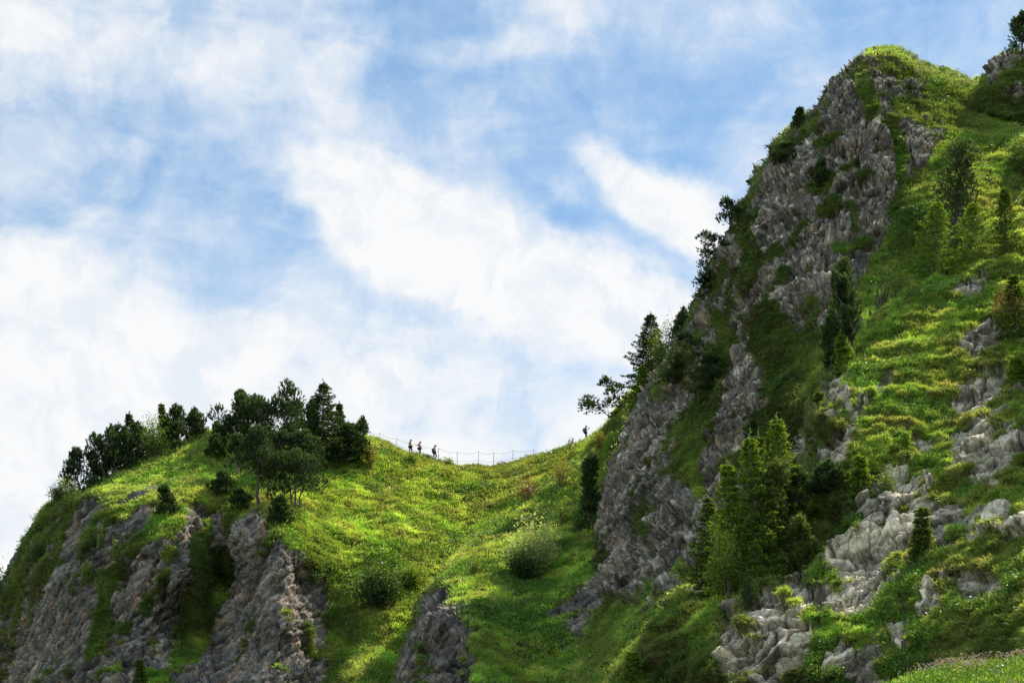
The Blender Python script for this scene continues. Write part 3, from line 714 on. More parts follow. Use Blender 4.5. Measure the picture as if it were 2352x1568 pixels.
# flowers: pale yellow on the knoll, mixed on the near bank
FV, FC = [], []
def flowers(nm, n, size, cols, caps, seed, lift=0.25):
    s = SHEETS[nm]
    wgt = sstep(-0.2, 0.4, capsules(s.PX, s.PY, caps)) * np.clip(1 - 2 * s.rock, 0, 1) * sstep(-0.1, 0.2, fbm(s.P / 2.5 + 301, 3))
    Q, N, i, j, g = scatter(s, n, wgt, seed)
    Q = Q + np.array([0, 0, 1]) * lift * (0.6 + 0.7 * g.random((n, 1)))
    c = np.array(cols)[g.integers(0, len(cols), n)]
    for k in range(3):
        D = norml(g.normal(size=(n, 3)) + np.array([0, -0.2, 0.6])); S = norml(np.cross(D, g.normal(size=(n, 3)))); T = np.cross(D, S)
        z = size * (0.5 + 0.7 * g.random((n, 1)))
        V = np.stack([Q - S * z, Q + T * z, Q + S * z, Q - T * z], 1)
        FV.append(V.reshape(-1, 3)); FC.append(np.repeat(c, 4, 0))
flowers('A', 2600, 0.075, [(0.62, 0.60, 0.22), (0.70, 0.68, 0.42), (0.55, 0.55, 0.12)], [(250, 1110, 520, 1020, 60), (330, 1120, 520, 1100, 50)], 21)
flowers('A', 700, 0.07, [(0.7, 0.7, 0.5), (0.6, 0.5, 0.1)], [(700, 1230, 1000, 1280, 60), (900, 1120, 1200, 1120, 60)], 22)
flowers('D', 350, 0.08, [(0.75, 0.72, 0.55), (0.7, 0.68, 0.4)], [(1100, 1210, 1380, 1040, 60)], 25)
flowers('C', 1100, 0.035, [(0.62, 0.45, 0.06), (0.70, 0.66, 0.4), (0.55, 0.38, 0.42)], [(1950, 800, 2330, 560, 70), (2050, 980, 2200, 920, 60), (2200, 1400, 2340, 1350, 60)], 23)
flowers('E', 1500, 0.020, [(0.65, 0.45, 0.05), (0.72, 0.68, 0.5), (0.55, 0.36, 0.42), (0.65, 0.5, 0.42)], [(1950, 1600, 2360, 1540, 80)], 24)
V = np.concatenate(FV); C = np.concatenate(FC)
link('wild_flowers', mesh_np('wild_flowers', V, np.arange(len(V)).reshape(-1, 4), C), m_flower, kind='stuff', label='tiny pale yellow white and pink wild flowers dotted over the grass', category='flowers')
# ------------------------------------------------------------------ trees and shrubs
m_needle = mat_leaf('pine_needles', 0.42, 0.55, (1.2, 1.2, 0.6), 0.3)
m_spruce = mat_leaf('spruce_needles', 0.48, 0.55, (1.4, 1.3, 0.5), 0.3)
m_broad = mat_leaf('shrub_leaves', 0.45, 0.45, (1.35, 1.25, 0.5), 0.4)
m_bark = mat_plain('bark', (0.15, 0.115, 0.09), 0.9, 0, 0.45, 9)
m_bark_pale = mat_plain('pale_bark', (0.42, 0.36, 0.30), 0.85, 0, 0.3, 9)

class Tubes:
    def __init__(s): s.V = []; s.F = []; s.n = 0
    def add(s, pts, radii, k=6):
        pts = np.asarray(pts, float); m = len(pts)
        d = norml(np.gradient(pts, axis=0)); ref = np.array([0.31, 0.87, 0.38])
        a = norml(np.cross(d, ref)); b = np.cross(d, a)
        ang = np.arange(k) * 2 * math.pi / k
        ring = a[:, None] * np.cos(ang)[None, :, None] + b[:, None] * np.sin(ang)[None, :, None]
        v = pts[:, None] + ring * np.asarray(radii, float)[:, None, None]
        idx = s.n + np.arange(m * k).reshape(m, k); nx = np.roll(idx, -1, 1)
        s.V.append(v.reshape(-1, 3)); s.F.append(np.stack([idx[:-1], nx[:-1], nx[1:], idx[1:]], -1).reshape(-1, 4)); s.n += m * k
    def mesh(s, name): return mesh_np(name, np.concatenate(s.V), np.concatenate(s.F), smooth=True)

def curve(p0, p1, bow, g, n=6, wig=0.04):
    t = np.linspace(0, 1, n)[:, None]
    p = np.asarray(p0) * (1 - t) + np.asarray(p1) * t + np.asarray(bow) * (4 * t * (1 - t))
    L = np.linalg.norm(np.asarray(p1) - np.asarray(p0))
    p[1:-1] += g.normal(size=(n - 2, 3)) * wig * L
    return p

def brush(O, D, L, g, nn, nl, nw, base, tipc, flat=False):
    """needle shoots: O start, D direction, L length per shoot; nn needles each"""
    n = len(O); m = n * nn
    t = g.random((m, 1))**0.8
    Or = np.repeat(O, nn, 0); Dr = np.repeat(D, nn, 0); Lr = np.repeat(L.reshape(-1, 1), nn, 0)
    R = g.normal(size=(m, 3));
    if flat: R[:, 2] *= 0.35
    R = norml(R - Dr * np.sum(R * Dr, 1, keepdims=True))
    A = Or + Dr * Lr * t
    Q = norml(R * 0.85 + Dr * (0.45 + 0.5 * t))
    tip = A + Q * nl * (0.7 + 0.6 * g.random((m, 1)))
    S = norml(np.cross(Q, g.normal(size=(m, 3)))) * nw
    V = np.stack([A - S, A + S, tip], 1)
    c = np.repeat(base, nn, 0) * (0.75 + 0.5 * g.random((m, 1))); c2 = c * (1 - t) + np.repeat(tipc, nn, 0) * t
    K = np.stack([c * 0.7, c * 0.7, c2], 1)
    return V.reshape(-1, 3), K.reshape(-1, 3)

def crown_mesh(name, VV, KK, k=3):
    V = np.concatenate(VV); return mesh_np(name, V, np.arange(len(V)).reshape(-1, k), np.concatenate(KK))

def add_tree(kind, trunk, crown, mc, mb, loc, label, cat, group=None):
    e = bpy.data.objects.new(kind, None); COL.objects.link(e); e.location = loc; e.empty_display_size = 0.5
    e['label'] = label; e['category'] = cat
    if group: e['group'] = group
    link('trunk', trunk, mb, e); link('crown', crown, mc, e)
    return e

PX_M = lambda Y: Y / FPX * 2.3       # ground size of about one picture element

def place(sheet, bx, by, tx, ty, dy=0.0):
    """root point on the ground, height and lean that bring the tip to bearing (tx,ty)"""
    p, n = lookup(SHEETS[sheet], bx, by)
    p = p + np.array([0, dy, 0])
    tip = survey(tx, ty, p[1])
    return p - np.array([0, 0, 0.15]), tip - p + np.array([0, 0, 0.15])

def spruce(sheet, bx, by, tx, ty, width, label, seed, tone=0, group='spruces on the slopes', dy=0, bare=0.06, dens=1.0, fat=1.0, twotop=False, kind='spruce_tree', pale=False):
    g = np.random.default_rng(seed)
    root, top = place(sheet, bx, by, tx, ty, dy)
    h = float(top[2]) * 1.02; r = width / 2 * (root[1] / FPX) * (1.30 if tone < 2 else 1.85) * fat
    px = PX_M(root[1])
    T = Tubes(); zs = np.linspace(0, 1, 9)
    ax = lambda u: np.array([top[0] * u, 0, h * u]) + 0.02 * h * np.array([math.sin(5 * u + seed), math.cos(4 * u + seed), 0]) * u * (1 - u)
    T.add([ax(u) for u in zs], 0.0135 * h * (1 - zs)**0.8 + 0.012, 7)
    DK = np.array([(0.040, 0.075, 0.028), (0.075, 0.13, 0.03), (0.13, 0.22, 0.035)][tone]); TP = np.array([(0.17, 0.27, 0.06), (0.36, 0.50, 0.06), (0.56, 0.80, 0.10)][tone])
    O, D, L, B, C2 = [], [], [], [], []
    nw = int(max(14, h / 0.26))
    for k in range(nw):
        u = bare + (1 - bare) * (k + g.random() * 0.7) / nw
        if u > 0.985: continue
        nb = g.integers(5, 8)
        a0 = g.random() * 6.28
        for q in range(nb):
            if g.random() < 0.10: continue
            a = a0 + q * 6.283 / nb + g.normal() * 0.25
            lb = r * ((1 - u)**0.92 * 1.0 + 0.03) * (0.55 + 0.65 * g.random()) * (0.75 + 0.25 * min(1, (u - bare) * 8 + .3))
            if lb < 0.12: lb = 0.12
            out = np.array([math.cos(a), math.sin(a), 0])
            rise = 0.55 * u - 0.18 + g.normal() * 0.06
            p0 = ax(u); p1 = p0 + out * lb + np.array([0, 0, lb * rise])
            bow = np.array([0, 0, -0.10 * lb])
            pts = curve(p0, p1, bow, g, 5, 0.02)
            if lb > 0.5: T.add(pts, np.linspace(0.016 + 0.006 * lb, 0.006, 5), 3)
            side = np.array([-out[1], out[0], 0])
            ns = int(max(4, lb / (0.15 if px < .06 else .18) * dens))
            for j in range(ns):
                t = 0.18 + 0.82 * (j + g.random() * 0.6) / ns
                t = min(t, 1.0)
                f = t * 4; i = min(int(f), 3); pt = pts[i] * (1 - f + i) + pts[i + 1] * (f - i)
                sg = 1 if (j % 2) else -1
                for s2 in ((sg,) if j < ns - 1 else (1, -1, 0)):
                    d = norml(out * (0.55 + .3 * g.random()) + side * s2 * (0.8 + 0.3 * g.random()) * (0 if s2 == 0 else 1) + np.array([0, 0, 0.10 + 0.12 * g.normal()]))
                    ll = (0.20 + 0.42 * lb * (1 - t) * 0.6 + 0.05) * (0.8 + 0.4 * g.random())
                    O.append(pt); D.append(d); L.append(ll)
                    m = 0.35 + 0.65 * t; B.append(DK * (0.6 + 0.7 * g.random())); C2.append(TP * m * (0.7 + 0.6 * g.random()) + DK * (1 - m))
    for q in range(4):
        O.append(ax(0.93 + 0.02 * q)); D.append(norml(np.array([g.normal() * .15, g.normal() * .15, 1.0]))); L.append(0.05 * h * .6 + .15); B.append(DK); C2.append(TP)
    V, K = brush(np.array(O), np.array(D), np.array(L), g, 12, max(0.13, px * 1.5), max(0.030, px * 0.46), np.array(B), np.array(C2), flat=True)
    return add_tree(kind, T.mesh('trunk'), crown_mesh('crown', [V], [K]), m_spruce, m_bark_pale if pale else m_bark, tuple(root), label, 'spruce', group)

def pine(sheet, bx, by, tx, ty, width, label, seed, tone=0, group='mountain pines', dy=0, bare=0.22, nsh=230, lobes=5, stems=1, spread=0.7, kind='mountain_pine', squat=False, cat='pine', bark=None, up=0.9, loose=0.0):
    """mountain pine: limbs that end in upright candle-like needle shoots, uneven lobed crown"""
    g = np.random.default_rng(seed)
    root, top = place(sheet, bx, by, tx, ty, dy)
    nsh = int(nsh * (0.62 if loose else 1)); h = float(top[2]) * 1.05; r = width / 2 * (root[1] / FPX) * 1.32; nsh = int(nsh * 1.35)
    px = PX_M(root[1])
    T = Tubes()
    DK = np.array([(0.085, 0.150, 0.055), (0.11, 0.17, 0.055), (0.20, 0.27, 0.07), (0.20, 0.13, 0.05)][tone]); TP = np.array([(0.25, 0.40, 0.11), (0.34, 0.46, 0.13), (0.50, 0.58, 0.14), (0.40, 0.26, 0.10)][tone])
    tops = []
    for s in range(stems):
        off = 0 if stems == 1 else (s - (stems - 1) / 2) / max(1, stems - 1) * 2
        hh = h * (1 if s == stems // 2 else 0.72 + 0.2 * g.random())
        tp = np.array([top[0] * (hh / h) + off * r * 0.55, g.normal() * r * 0.2, hh * 0.93])
        pts = curve(np.array([off * 0.12 * r, 0, 0]), tp, np.array([g.normal() * .06 * h - off * 0.1 * r, g.normal() * .04 * h, 0]), g, 8, 0.018)
        T.add(pts, np.linspace(0.020 * hh + 0.03, 0.02, 8) / (1 if stems == 1 else 1.35), 7)
        tops.append((pts, hh))
    O, D, L, B, C2 = [], [], [], [], []
    # lobes of foliage hung on the limbs: upright teardrops of different heights around a full core
    lob = []
    for q in range(lobes):
        pts, hh = tops[q % stems]
        u = bare + (0.93 - bare) * ((q + 0.6) / lobes)**0.8
        a = q * 2.4 + seed + g.normal() * 0.4
        prof = (max(0.0, 1 - u)**0.55) * min(1, 0.55 + (u - bare) * 2.5)
        f = u * 7; i = min(int(f), 6); c0 = pts[i] * (1 - f + i) + pts[i + 1] * (f - i)
        R = r * spread * prof * (0.7 + 0.45 * g.random())
        c = c0 + np.array([math.cos(a) * R, math.sin(a) * R * 0.9, 0.03 * h * g.normal()])
        rl = r * (0.30 + 0.22 * prof) * (0.85 + 0.4 * g.random())
        zz = min(h * (1 - bare) * (0.15 + 0.07 * g.random()), max(0.3, (h * 1.0 - c[2]) * 0.9)) if not loose else rl * 0.55
        lob.append((c0, c, np.array([rl, rl, zz]), 1.0))
    pts, hh = tops[stems // 2]
    lob.append((pts[5], pts[-1] - np.array([0, 0, 0.08 * h]), np.array([r * 0.30, r * 0.30, h * 0.17 * (1 - bare)]), 0.8))
    if not loose:
        lob.append((pts[4], np.array([pts[3][0], pts[3][1], h * (bare + (1 - bare) * 0.33)]), np.array([r * 0.78, r * 0.74, h * (1 - bare) * 0.34]), 1.8))
        lob.append((pts[5], np.array([pts[5][0], pts[5][1], h * (bare + (1 - bare) * 0.60)]), np.array([r * 0.55, r * 0.52, h * (1 - bare) * 0.30]), 1.3))
    per0 = max(10, int(nsh * 1.5) // len(lob))
    for c0, c, rad, wt in lob:
        per = int(per0 * wt)
        lim = curve(c0 - np.array([0, 0, 0.05 * h]), c, np.array([0, 0, -0.03 * h]), g, 5, 0.05)
        T.add(lim, np.linspace(0.008 * h + 0.012, 0.012, 5), 5)
        v = norml(g.normal(size=(per, 3))); v[:, 2] = np.where(v[:, 2] < -0.55, -v[:, 2], v[:, 2])
        rr = (0.50 + 0.55 * g.random((per, 1))**0.6)
        tear = np.where(v[:, 2:3] > 0, 1 - 0.45 * v[:, 2:3], 1)
        pos = c + v * rad * rr * np.concatenate([tear, tear, np.ones_like(tear)], 1)
        pos[:, 2] = np.maximum(pos[:, 2], 0.02 * h)
        for k in range(per):
            o = pos[k]; d = norml(v[k] * 0.5 + np.array([0, 0, up]) + g.normal(size=3) * 0.2)
            O.append(o); D.append(d); L.append((0.24 + 0.30 * g.random()) * min(1.0, 0.45 + h / 8))
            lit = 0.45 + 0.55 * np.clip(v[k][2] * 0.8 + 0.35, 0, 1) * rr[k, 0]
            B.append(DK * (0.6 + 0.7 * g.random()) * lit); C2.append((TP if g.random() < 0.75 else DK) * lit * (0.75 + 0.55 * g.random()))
            if k % 6 == 0: T.add(curve(lim[3], o, np.zeros(3), g, 4, 0.05), np.linspace(0.014, 0.007, 4), 3)
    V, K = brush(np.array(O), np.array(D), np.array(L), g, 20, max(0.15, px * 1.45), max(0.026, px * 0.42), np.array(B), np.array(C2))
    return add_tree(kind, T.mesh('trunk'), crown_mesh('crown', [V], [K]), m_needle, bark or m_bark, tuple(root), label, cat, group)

def shrub(sheet, bx, by, tx, ty, width, label, seed, tone=0, group='leafy shrubs', dy=0, n=900, kind='leafy_shrub', airy=0.0, cat='shrub', leaf=1.0, bark=None):
    """broad-leaved shrub or small tree: many stems, clumps of separate leaves with gaps"""
    g = np.random.default_rng(seed)
    root, top = place(sheet, bx, by, tx, ty, dy)
    h = float(top[2]); r = width / 2 * (root[1] / FPX); px = PX_M(root[1])
    DK = np.array([(0.035, 0.070, 0.018), (0.13, 0.20, 0.03), (0.28, 0.35, 0.13), (0.26, 0.22, 0.05), (0.19, 0.08, 0.045)][tone]); TP = np.array([(0.10, 0.18, 0.03), (0.30, 0.42, 0.05), (0.58, 0.66, 0.30), (0.42, 0.38, 0.08), (0.36, 0.17, 0.09)][tone])
    T = Tubes(); VV = []; KK = []
    ns = (9 if n < 2000 else 18) if airy < 0.5 else 6
    nl = max(3, int(n * 2.3) // (ns * 4))
    for s in range(ns):
        a = s * 2.399 + seed; q = math.sqrt((s + 0.5) / ns)
        tip = np.array([math.cos(a) * r * q * 0.85 + top[0] * (1 - q), math.sin(a) * r * q * 0.7, h * (0.98 - 0.55 * q * q) * (0.66 + 0.4 * g.random())])
        pts = curve(np.array([0.05 * r * math.cos(a), 0.05 * r * math.sin(a), 0]), tip, np.array([0, 0, 0.08 * h]), g, 6, 0.03)
        T.add(pts, np.linspace(0.012 * h + 0.012, 0.007, 6), 4)
        for k in range(4):
            c = pts[2 + k] + g.normal(size=3) * r * 0.16
            T.add(curve(pts[1 + k], c, np.zeros(3), g, 4, 0.05), np.linspace(0.01, 0.005, 4), 3)
            sig = np.array([r * 0.25, r * 0.25, h * 0.12 + 0.05]) * (1 - 0.35 * airy)
            m = nl
            o = c + g.normal(size=(m, 3)) * sig
            d = norml(g.normal(size=(m, 3)) + np.array([0, 0, 0.35]) + (o - c) * 0.8); S = norml(np.cross(d, g.normal(size=(m, 3))))
            z = max(0.10, px * 1.45) * leaf * (0.6 + 0.8 * g.random((m, 1)))
            V = np.stack([o, o + d * z * 0.5 + S * z * 0.33, o + d * z, o + d * z * 0.5 - S * z * 0.33], 1)
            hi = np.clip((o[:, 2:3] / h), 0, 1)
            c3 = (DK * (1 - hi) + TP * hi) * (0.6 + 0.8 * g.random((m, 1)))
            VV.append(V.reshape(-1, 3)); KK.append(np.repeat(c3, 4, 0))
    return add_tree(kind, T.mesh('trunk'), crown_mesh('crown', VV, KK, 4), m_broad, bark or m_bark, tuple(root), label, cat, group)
# ---- the wood along the left shoulder, from the cliff edge up to the knoll
G1 = 'dark pines along the left skyline'
pine('A', 186, 1128, 180, 1040, 62, 'lowest dark pine of the left skyline row, beside pale bush', 101, group=G1, nsh=260, bare=.05, dy=1)
pine('A', 212, 1112, 212, 1004, 58, 'narrow pointed pine, second from the low end of the skyline row', 102, group=G1, nsh=280, bare=.05, dy=2)
pine('A', 238, 1098, 232, 990, 60, 'dark pine with twin blunt tips in the middle of the skyline row', 103, group=G1, nsh=280, bare=.05, dy=1, stems=2)
pine('A', 262, 1084, 258, 981, 58, 'dense dark pine just left of the tall tip with a thin spire', 104, group=G1, nsh=280, bare=.05, dy=2)
spruce('A', 296, 1072, 296, 952, 62, 'dark spruce with a thin spire tip rising above the skyline pines', 105, 0, dy=3)
pine('A', 318, 1062, 314, 975, 66, 'low dark pine standing under the round leafy tree on the shoulder', 106, group=G1, nsh=260, bare=.05)
shrub('A', 338, 1058, 330, 956, 74, 'round grey-green leafy tree between the skyline pines', 107, 0, n=1500, kind='leafy_tree', dy=4, cat='tree')
spruce('A', 372, 1046, 370, 932, 40, 'slender spruce with see-through spire behind the yellowish tree', 108, 1, dens=.7, dy=4)
shrub('A', 356, 1052, 350, 968, 72, 'yellowish green leafy tree in front of the slender spruce', 109, 1, n=1500, kind='leafy_tree', dy=0, cat='tree')
pine('A', 404, 1028, 403, 938, 54, 'taller dark pine right of the yellowish tree on the knoll', 110, group=G1, nsh=300, bare=.03)
pine('A', 430, 1014, 431, 950, 50, 'dark pine with a short twin top near the end of the row', 111, group=G1, nsh=240, bare=.03, stems=2, dy=1)
pine('A', 449, 1006, 447, 948, 46, 'last dark pine of the row, beside the single rope post', 112, group=G1, nsh=220, bare=.03, dy=1)
G2 = 'leafy shrubs down the left edge'
shrub('A', 158, 1140, 156, 1082, 50, 'pale feathery bush below the lowest skyline pine', 113, 2, G2, n=700, airy=.6)
shrub('A', 136, 1158, 138, 1110, 56, 'dark green bush on the left edge under the pale bush', 114, 0, G2, n=900)
shrub('A', 168, 1170, 166, 1128, 50, 'bright green bush at the rim of the left cliff', 115, 1, G2, n=700)
shrub('A', 112, 1212, 112, 1170, 56, 'yellow-tipped bush hanging on the upper left cliff', 116, 1, G2, n=700)
shrub('A', 90, 1290, 92, 1240, 54, 'green bush halfway down the left cliff edge', 117, 0, G2, n=800)
shrub('A', 48, 1370, 52, 1300, 70, 'large leafy bush with yellow-green top low on the left edge', 118, 1, G2, n=1000)
shrub('A', 20, 1400, 24, 1345, 50, 'dark bush beneath the yellow-green bush at the left edge', 119, 0, G2, n=700)
shrub('A', -6, 1400, -2, 1300, 60, 'leafy bush cut by the left border of the picture', 120, 0, G2, n=900, dy=-2)
shrub('A', 268, 1295, 266, 1236, 34, 'slim bush growing out of the left cliff between two rock ribs', 121, 1, G2, n=500, airy=.6)
shrub('A', 214, 1270, 216, 1222, 26, 'small green bush left of the slim cliff bush', 122, 0, G2, n=400)
shrub('A', 235, 1255, 238, 1212, 24, 'tiny bright bush high on the left cliff face', 123, 1, G2, n=350)
shrub('A', 200, 1335, 202, 1290, 26, 'small bush on a ledge low in the left cliff', 124, 1, G2, n=350)
spruce('A', 320, 1568, 320, 1518, 28, 'tiny spruce at the bottom edge of the left cliff', 125, 1)
pine('A', 382, 1180, 380, 1122, 44, 'dark pine bush at the cliff rim under the flowery knoll', 126, nsh=260, bare=.02)
# ---- the clump on the knoll
G3 = 'pines of the clump on the knoll'
pine('A', 497, 1026, 497, 976, 38, 'small dark pine hiding the teal-shirted hiker on the knoll', 131, group=G3, nsh=200, bare=.08)
pine('A', 545, 1018, 528, 914, 76, 'left pine of the big knoll clump, with ragged upright tips', 132, group=G3, nsh=380, bare=.12, stems=2, dy=1)
pine('A', 566, 1012, 558, 910, 78, 'tall pine behind the left pine of the knoll clump', 133, group=G3, nsh=420, bare=.1, dy=3)
pine('A', 594, 1022, 588, 912, 74, 'narrow pine squeezed between the two tallest pines of the clump', 134, group=G3, nsh=380, bare=.08, dy=0)
pine('A', 624, 1030, 628, 896, 112, 'tallest broad pine of the knoll clump, rounded top', 135, group=G3, nsh=640, lobes=9, bare=.1, dy=1, stems=2)
pine('A', 550, 1084, 548, 1002, 36, 'thin pine with bare lower trunk left of the knoll clump', 136, group=G3, nsh=160, bare=.5, dy=-1)
pine('A', 692, 1002, 680, 926, 62, 'lone pine seen against the sky between clump and big spruce', 137, group=G3, nsh=300, bare=.18, dy=1)
pine('A', 722, 1010, 720, 926, 36, 'slim dark pine touching the left side of the big spruce', 138, group=G3, nsh=220, bare=.1, dy=2)
spruce('A', 742, 1062, 743, 880, 136, 'big dark spruce with a spire top, tallest tree on the knoll', 139, 0, dens=1.2)
spruce('A', 776, 1040, 779, 928, 60, 'thin-topped spruce just right of the big spruce', 140, 0, dy=3, dens=.8)
pine('A', 800, 1068, 800, 985, 86, 'broad dark pine skirting the big spruce on its right', 141, group=G3, nsh=480, bare=.03, lobes=8)
pine('A', 838, 1068, 834, 968, 54, 'last dark pine of the clump, just left of the grassy skyline', 142, group=G3, nsh=360, bare=.05)
pine('A', 700, 1088, 700, 1000, 100, 'dark low pine in the shade left of the big spruce trunk', 143, group=G3, nsh=420, bare=.05, lobes=8)
pine('A', 640, 1092, 645, 1000, 96, 'dark pine filling the middle of the knoll clump', 144, group=G3, nsh=380, bare=.05, lobes=7, dy=2)
pine('A', 595, 1160, 590, 1000, 112, 'front pine with a leaning bare trunk on the grassy brow', 145, group=G3, nsh=520, bare=.38, lobes=8)
pine('A', 614, 1152, 622, 1040, 50, 'thin trunked pine between the two front pines', 146, group=G3, nsh=200, bare=.5, dy=1)
pine('A', 684, 1168, 680, 1032, 132, 'round-crowned front pine with several crooked trunks', 147, group=G3, nsh=640, bare=.28, lobes=10, stems=3)
pine('A', 646, 1200, 646, 1146, 58, 'low pine bush on the brow above the rock prow', 148, group=G3, nsh=320, bare=.0, lobes=6)
pine('A', 514, 1142, 512, 1085, 60, 'low dark pine bush left of the front pine', 149, group=G3, nsh=340, bare=.0, lobes=6)
pine('A', 548, 1176, 546, 1128, 56, 'creeping dark pine at the foot of the front pine', 150, group=G3, nsh=300, bare=.0, lobes=6)
pine('A', 200, 1122, 198, 1030, 50, 'dark pine behind the two lowest skyline pines', 161, group=G1, nsh=240, bare=.02, dy=2.5)
pine('A', 288, 1078, 284, 990, 56, 'dark pine against the left foot of the spire-tipped spruce', 162, group=G1, nsh=260, bare=.02, dy=1.5)
pine('A', 385, 1040, 386, 968, 50, 'low dark pine between yellowish tree and the taller knoll pine', 163, group=G1, nsh=240, bare=.02, dy=1)
pine('A', 610, 1062, 606, 985, 84, 'dense dark pine at the very centre of the knoll clump', 164, group=G3, nsh=420, bare=.03, lobes=8, dy=1)
pine('A', 660, 1050, 662, 980, 60, 'dark pine filling the gap under the lone sky-line pine', 165, group=G3, nsh=320, bare=.03, lobes=7, dy=1)
pine('A', 500, 1050, 500, 1006, 40, 'low dark pine patch below the small knoll pine', 151, group=G3, nsh=200, bare=.0, lobes=5)
shrub('A', 850, 1072, 850, 1012, 60, 'yellow-green leafy bush at the right foot of the knoll clump', 152, 3, n=700)
shrub('A', 520, 1000, 518, 975, 34, 'small leafy bush on the knoll skyline behind the pines', 153, 0, n=300, dy=1)
shrub('A', 947, 1062, 947, 1036, 34, 'round dark bush below the yellow-shirted hiker', 154, 1, n=350)
shrub('A', 1030, 1066, 1032, 1048, 24, 'tiny bush under the rope beside the third hiker', 155, 1, n=220)
# ---- the bowl
shrub('A', 868, 1395, 866, 1300, 110, 'large dark green bush in the hollow of the grassy bowl', 156, 0, n=3000, leaf=1.6)
shrub('A', 940, 1350, 942, 1290, 66, 'smaller leafy bush right of the large bush in the bowl', 157, 1, n=1400, leaf=1.5)
shrub('D', 1222, 1320, 1226, 1205, 122, 'pale round bush with silvery leaves in the middle of the shoulder', 158, 2, n=3200, leaf=1.5)
shrub('D', 1200, 1328, 1196, 1268, 70, 'dark lower bush attached to the foot of the silvery bush', 159, 0, n=1400, leaf=1.5)
shrub('D', 1094, 1312, 1096, 1278, 36, 'small yellow-leaved bush with bare twigs on the shoulder', 160, 1, n=260, airy=.8)
shrub('D', 1210, 1150, 1224, 1086, 60, 'twiggy reddish bush above the silvery bush on the shoulder', 161, 4, n=420, airy=.7)
shrub('D', 1290, 1120, 1292, 1046, 64, 'brownish green bush near the crouching hiker', 162, 3, n=600, airy=.5)
shrub('A', 1309, 1030, 1306, 1003, 14, 'bare dead twigs sticking up beside the crouching hiker', 163, 4, n=24, airy=.9, kind='dead_shrub')
for i, (bx, by, ty, wd, tn, lb) in enumerate([
        (1345, 1165, 1096, 60, 1, 'bright leafy bush left of the tall dark pine on the shoulder'), (1395, 1140, 1060, 70, 1, 'bright bush just right of the tall dark pine'),
        (1425, 1090, 1010, 60, 2, 'pale leafy bush at the foot of the rock wall below the spruces'), (1405, 1045, 985, 54, 1, 'yellow-green tall bush in front of the shaded slope'),
        (1440, 1050, 960, 44, 2, 'pale bush with bare branches leaning from the rock edge'), (1372, 1028, 990, 30, 3, 'small bright yellow bush beside the standing photographer'),
        (1330, 1220, 1160, 66, 0, 'dark green bush below the bright bush on the shoulder'), (1290, 1200, 1140, 60, 1, 'bright bush right of the silvery bush top'),
        (1265, 1255, 1205, 60, 2, 'pale weeds leaning over the right side of the silvery bush'), (1400, 1200, 1150, 50, 0, 'dark shrub at the foot of the rock wall')]):
    shrub('D', bx, by, bx + 4, ty, wd, lb, 170 + i, tn, n=700, airy=.25)
pine('D', 1368, 1210, 1362, 1056, 48, 'tall narrow dark pine standing alone before the rock wall', 181, nsh=420, bare=.0, lobes=10, spread=.35)
# ---- right shoulder skyline behind the wall
pine('A', 1424, 940, 1392, 874, 72, 'wind-bent pine, upper lobe, leaning out over the photographer', 182, nsh=260, bare=.2, up=.6, loose=1)
pine('A', 1412, 952, 1350, 920, 90, 'low spreading pine branching above the photographer head', 183, nsh=260, bare=.15, up=.45, loose=1, spread=.9)
spruce('A', 1496, 910, 1494, 724, 134, 'big dark spruce on the right shoulder, long drooping left boughs', 184, 0, dens=1.2)
shrub('A', 1512, 880, 1508, 752, 60, 'light green leafy tree against the right side of the dark spruce', 185, 1, n=1300, kind='leafy_tree', cat='tree', dy=-3)
spruce('A', 1472, 962, 1474, 845, 52, 'sunlit yellow-green young spruce below the big dark spruce', 186, 2, dy=-2)
shrub('A', 1545, 840, 1545, 716, 66, 'feathery thin-leaved tree on the skyline right of the spruce', 187, 0, n=900, airy=.7, kind='leafy_tree', cat='tree')
pine('A', 1570, 800, 1571, 714, 42, 'dark narrow pine on the skyline right of the feathery tree', 188, nsh=280, bare=.05)
pine('A', 1597, 760, 1596, 697, 36, 'topmost small pine of the shoulder trees, at the wall edge', 189, nsh=240, bare=.05)
pine('B', 1632, 845, 1566, 774, 66, 'dead-limbed pine with pale crooked trunk leaning left from the wall', 190, tone=1, nsh=200, bare=.35, bark=m_bark_pale, up=.4, loose=1)
pine('B', 1634, 892, 1634, 820, 86, 'wide dark pine bush on the wall behind the pale crooked trunk', 191, nsh=420, bare=.0, lobes=8)
pine('B', 1560, 880, 1560, 822, 60, 'dark pine bush at the wall edge below the feathery tree', 192, nsh=300, bare=.0, lobes=6)
# ---- peak skyline
G5 = 'small trees on the peak skyline'
pine('B', 1664, 590, 1630, 535, 84, 'pine reaching out from the wall, lower skyline bough', 201, nsh=200, bare=.1, up=.5, group=G5, loose=1)
pine('B', 1686, 545, 1668, 456, 66, 'open-crowned pine leaning off the steep left skyline of the peak', 202, nsh=260, bare=.15, group=G5, loose=1, up=.7)
pine('B', 1640, 665, 1620, 582, 58, 'small ragged pine below the reaching pine on the wall edge', 203, nsh=180, bare=.1, group=G5, loose=1, up=.5)
pine('B', 1628, 690, 1610, 634, 48, 'lowest ragged pine on the wall edge skyline', 204, nsh=160, bare=.1, group=G5, loose=1, up=.4)
shrub('B', 1760, 396, 1730, 374, 36, 'spindly leafy twig poking from the peak skyline', 205, 1, G5, n=160, airy=.9)
pine('B', 1808, 388, 1806, 334, 66, 'rounded pine bush with grey stems on the upper peak edge', 206, tone=1, nsh=340, bare=.0, lobes=7, group=G5)
spruce('B', 1836, 298, 1838, 250, 40, 'small dark spruce on the peak skyline', 207, 0, G5)
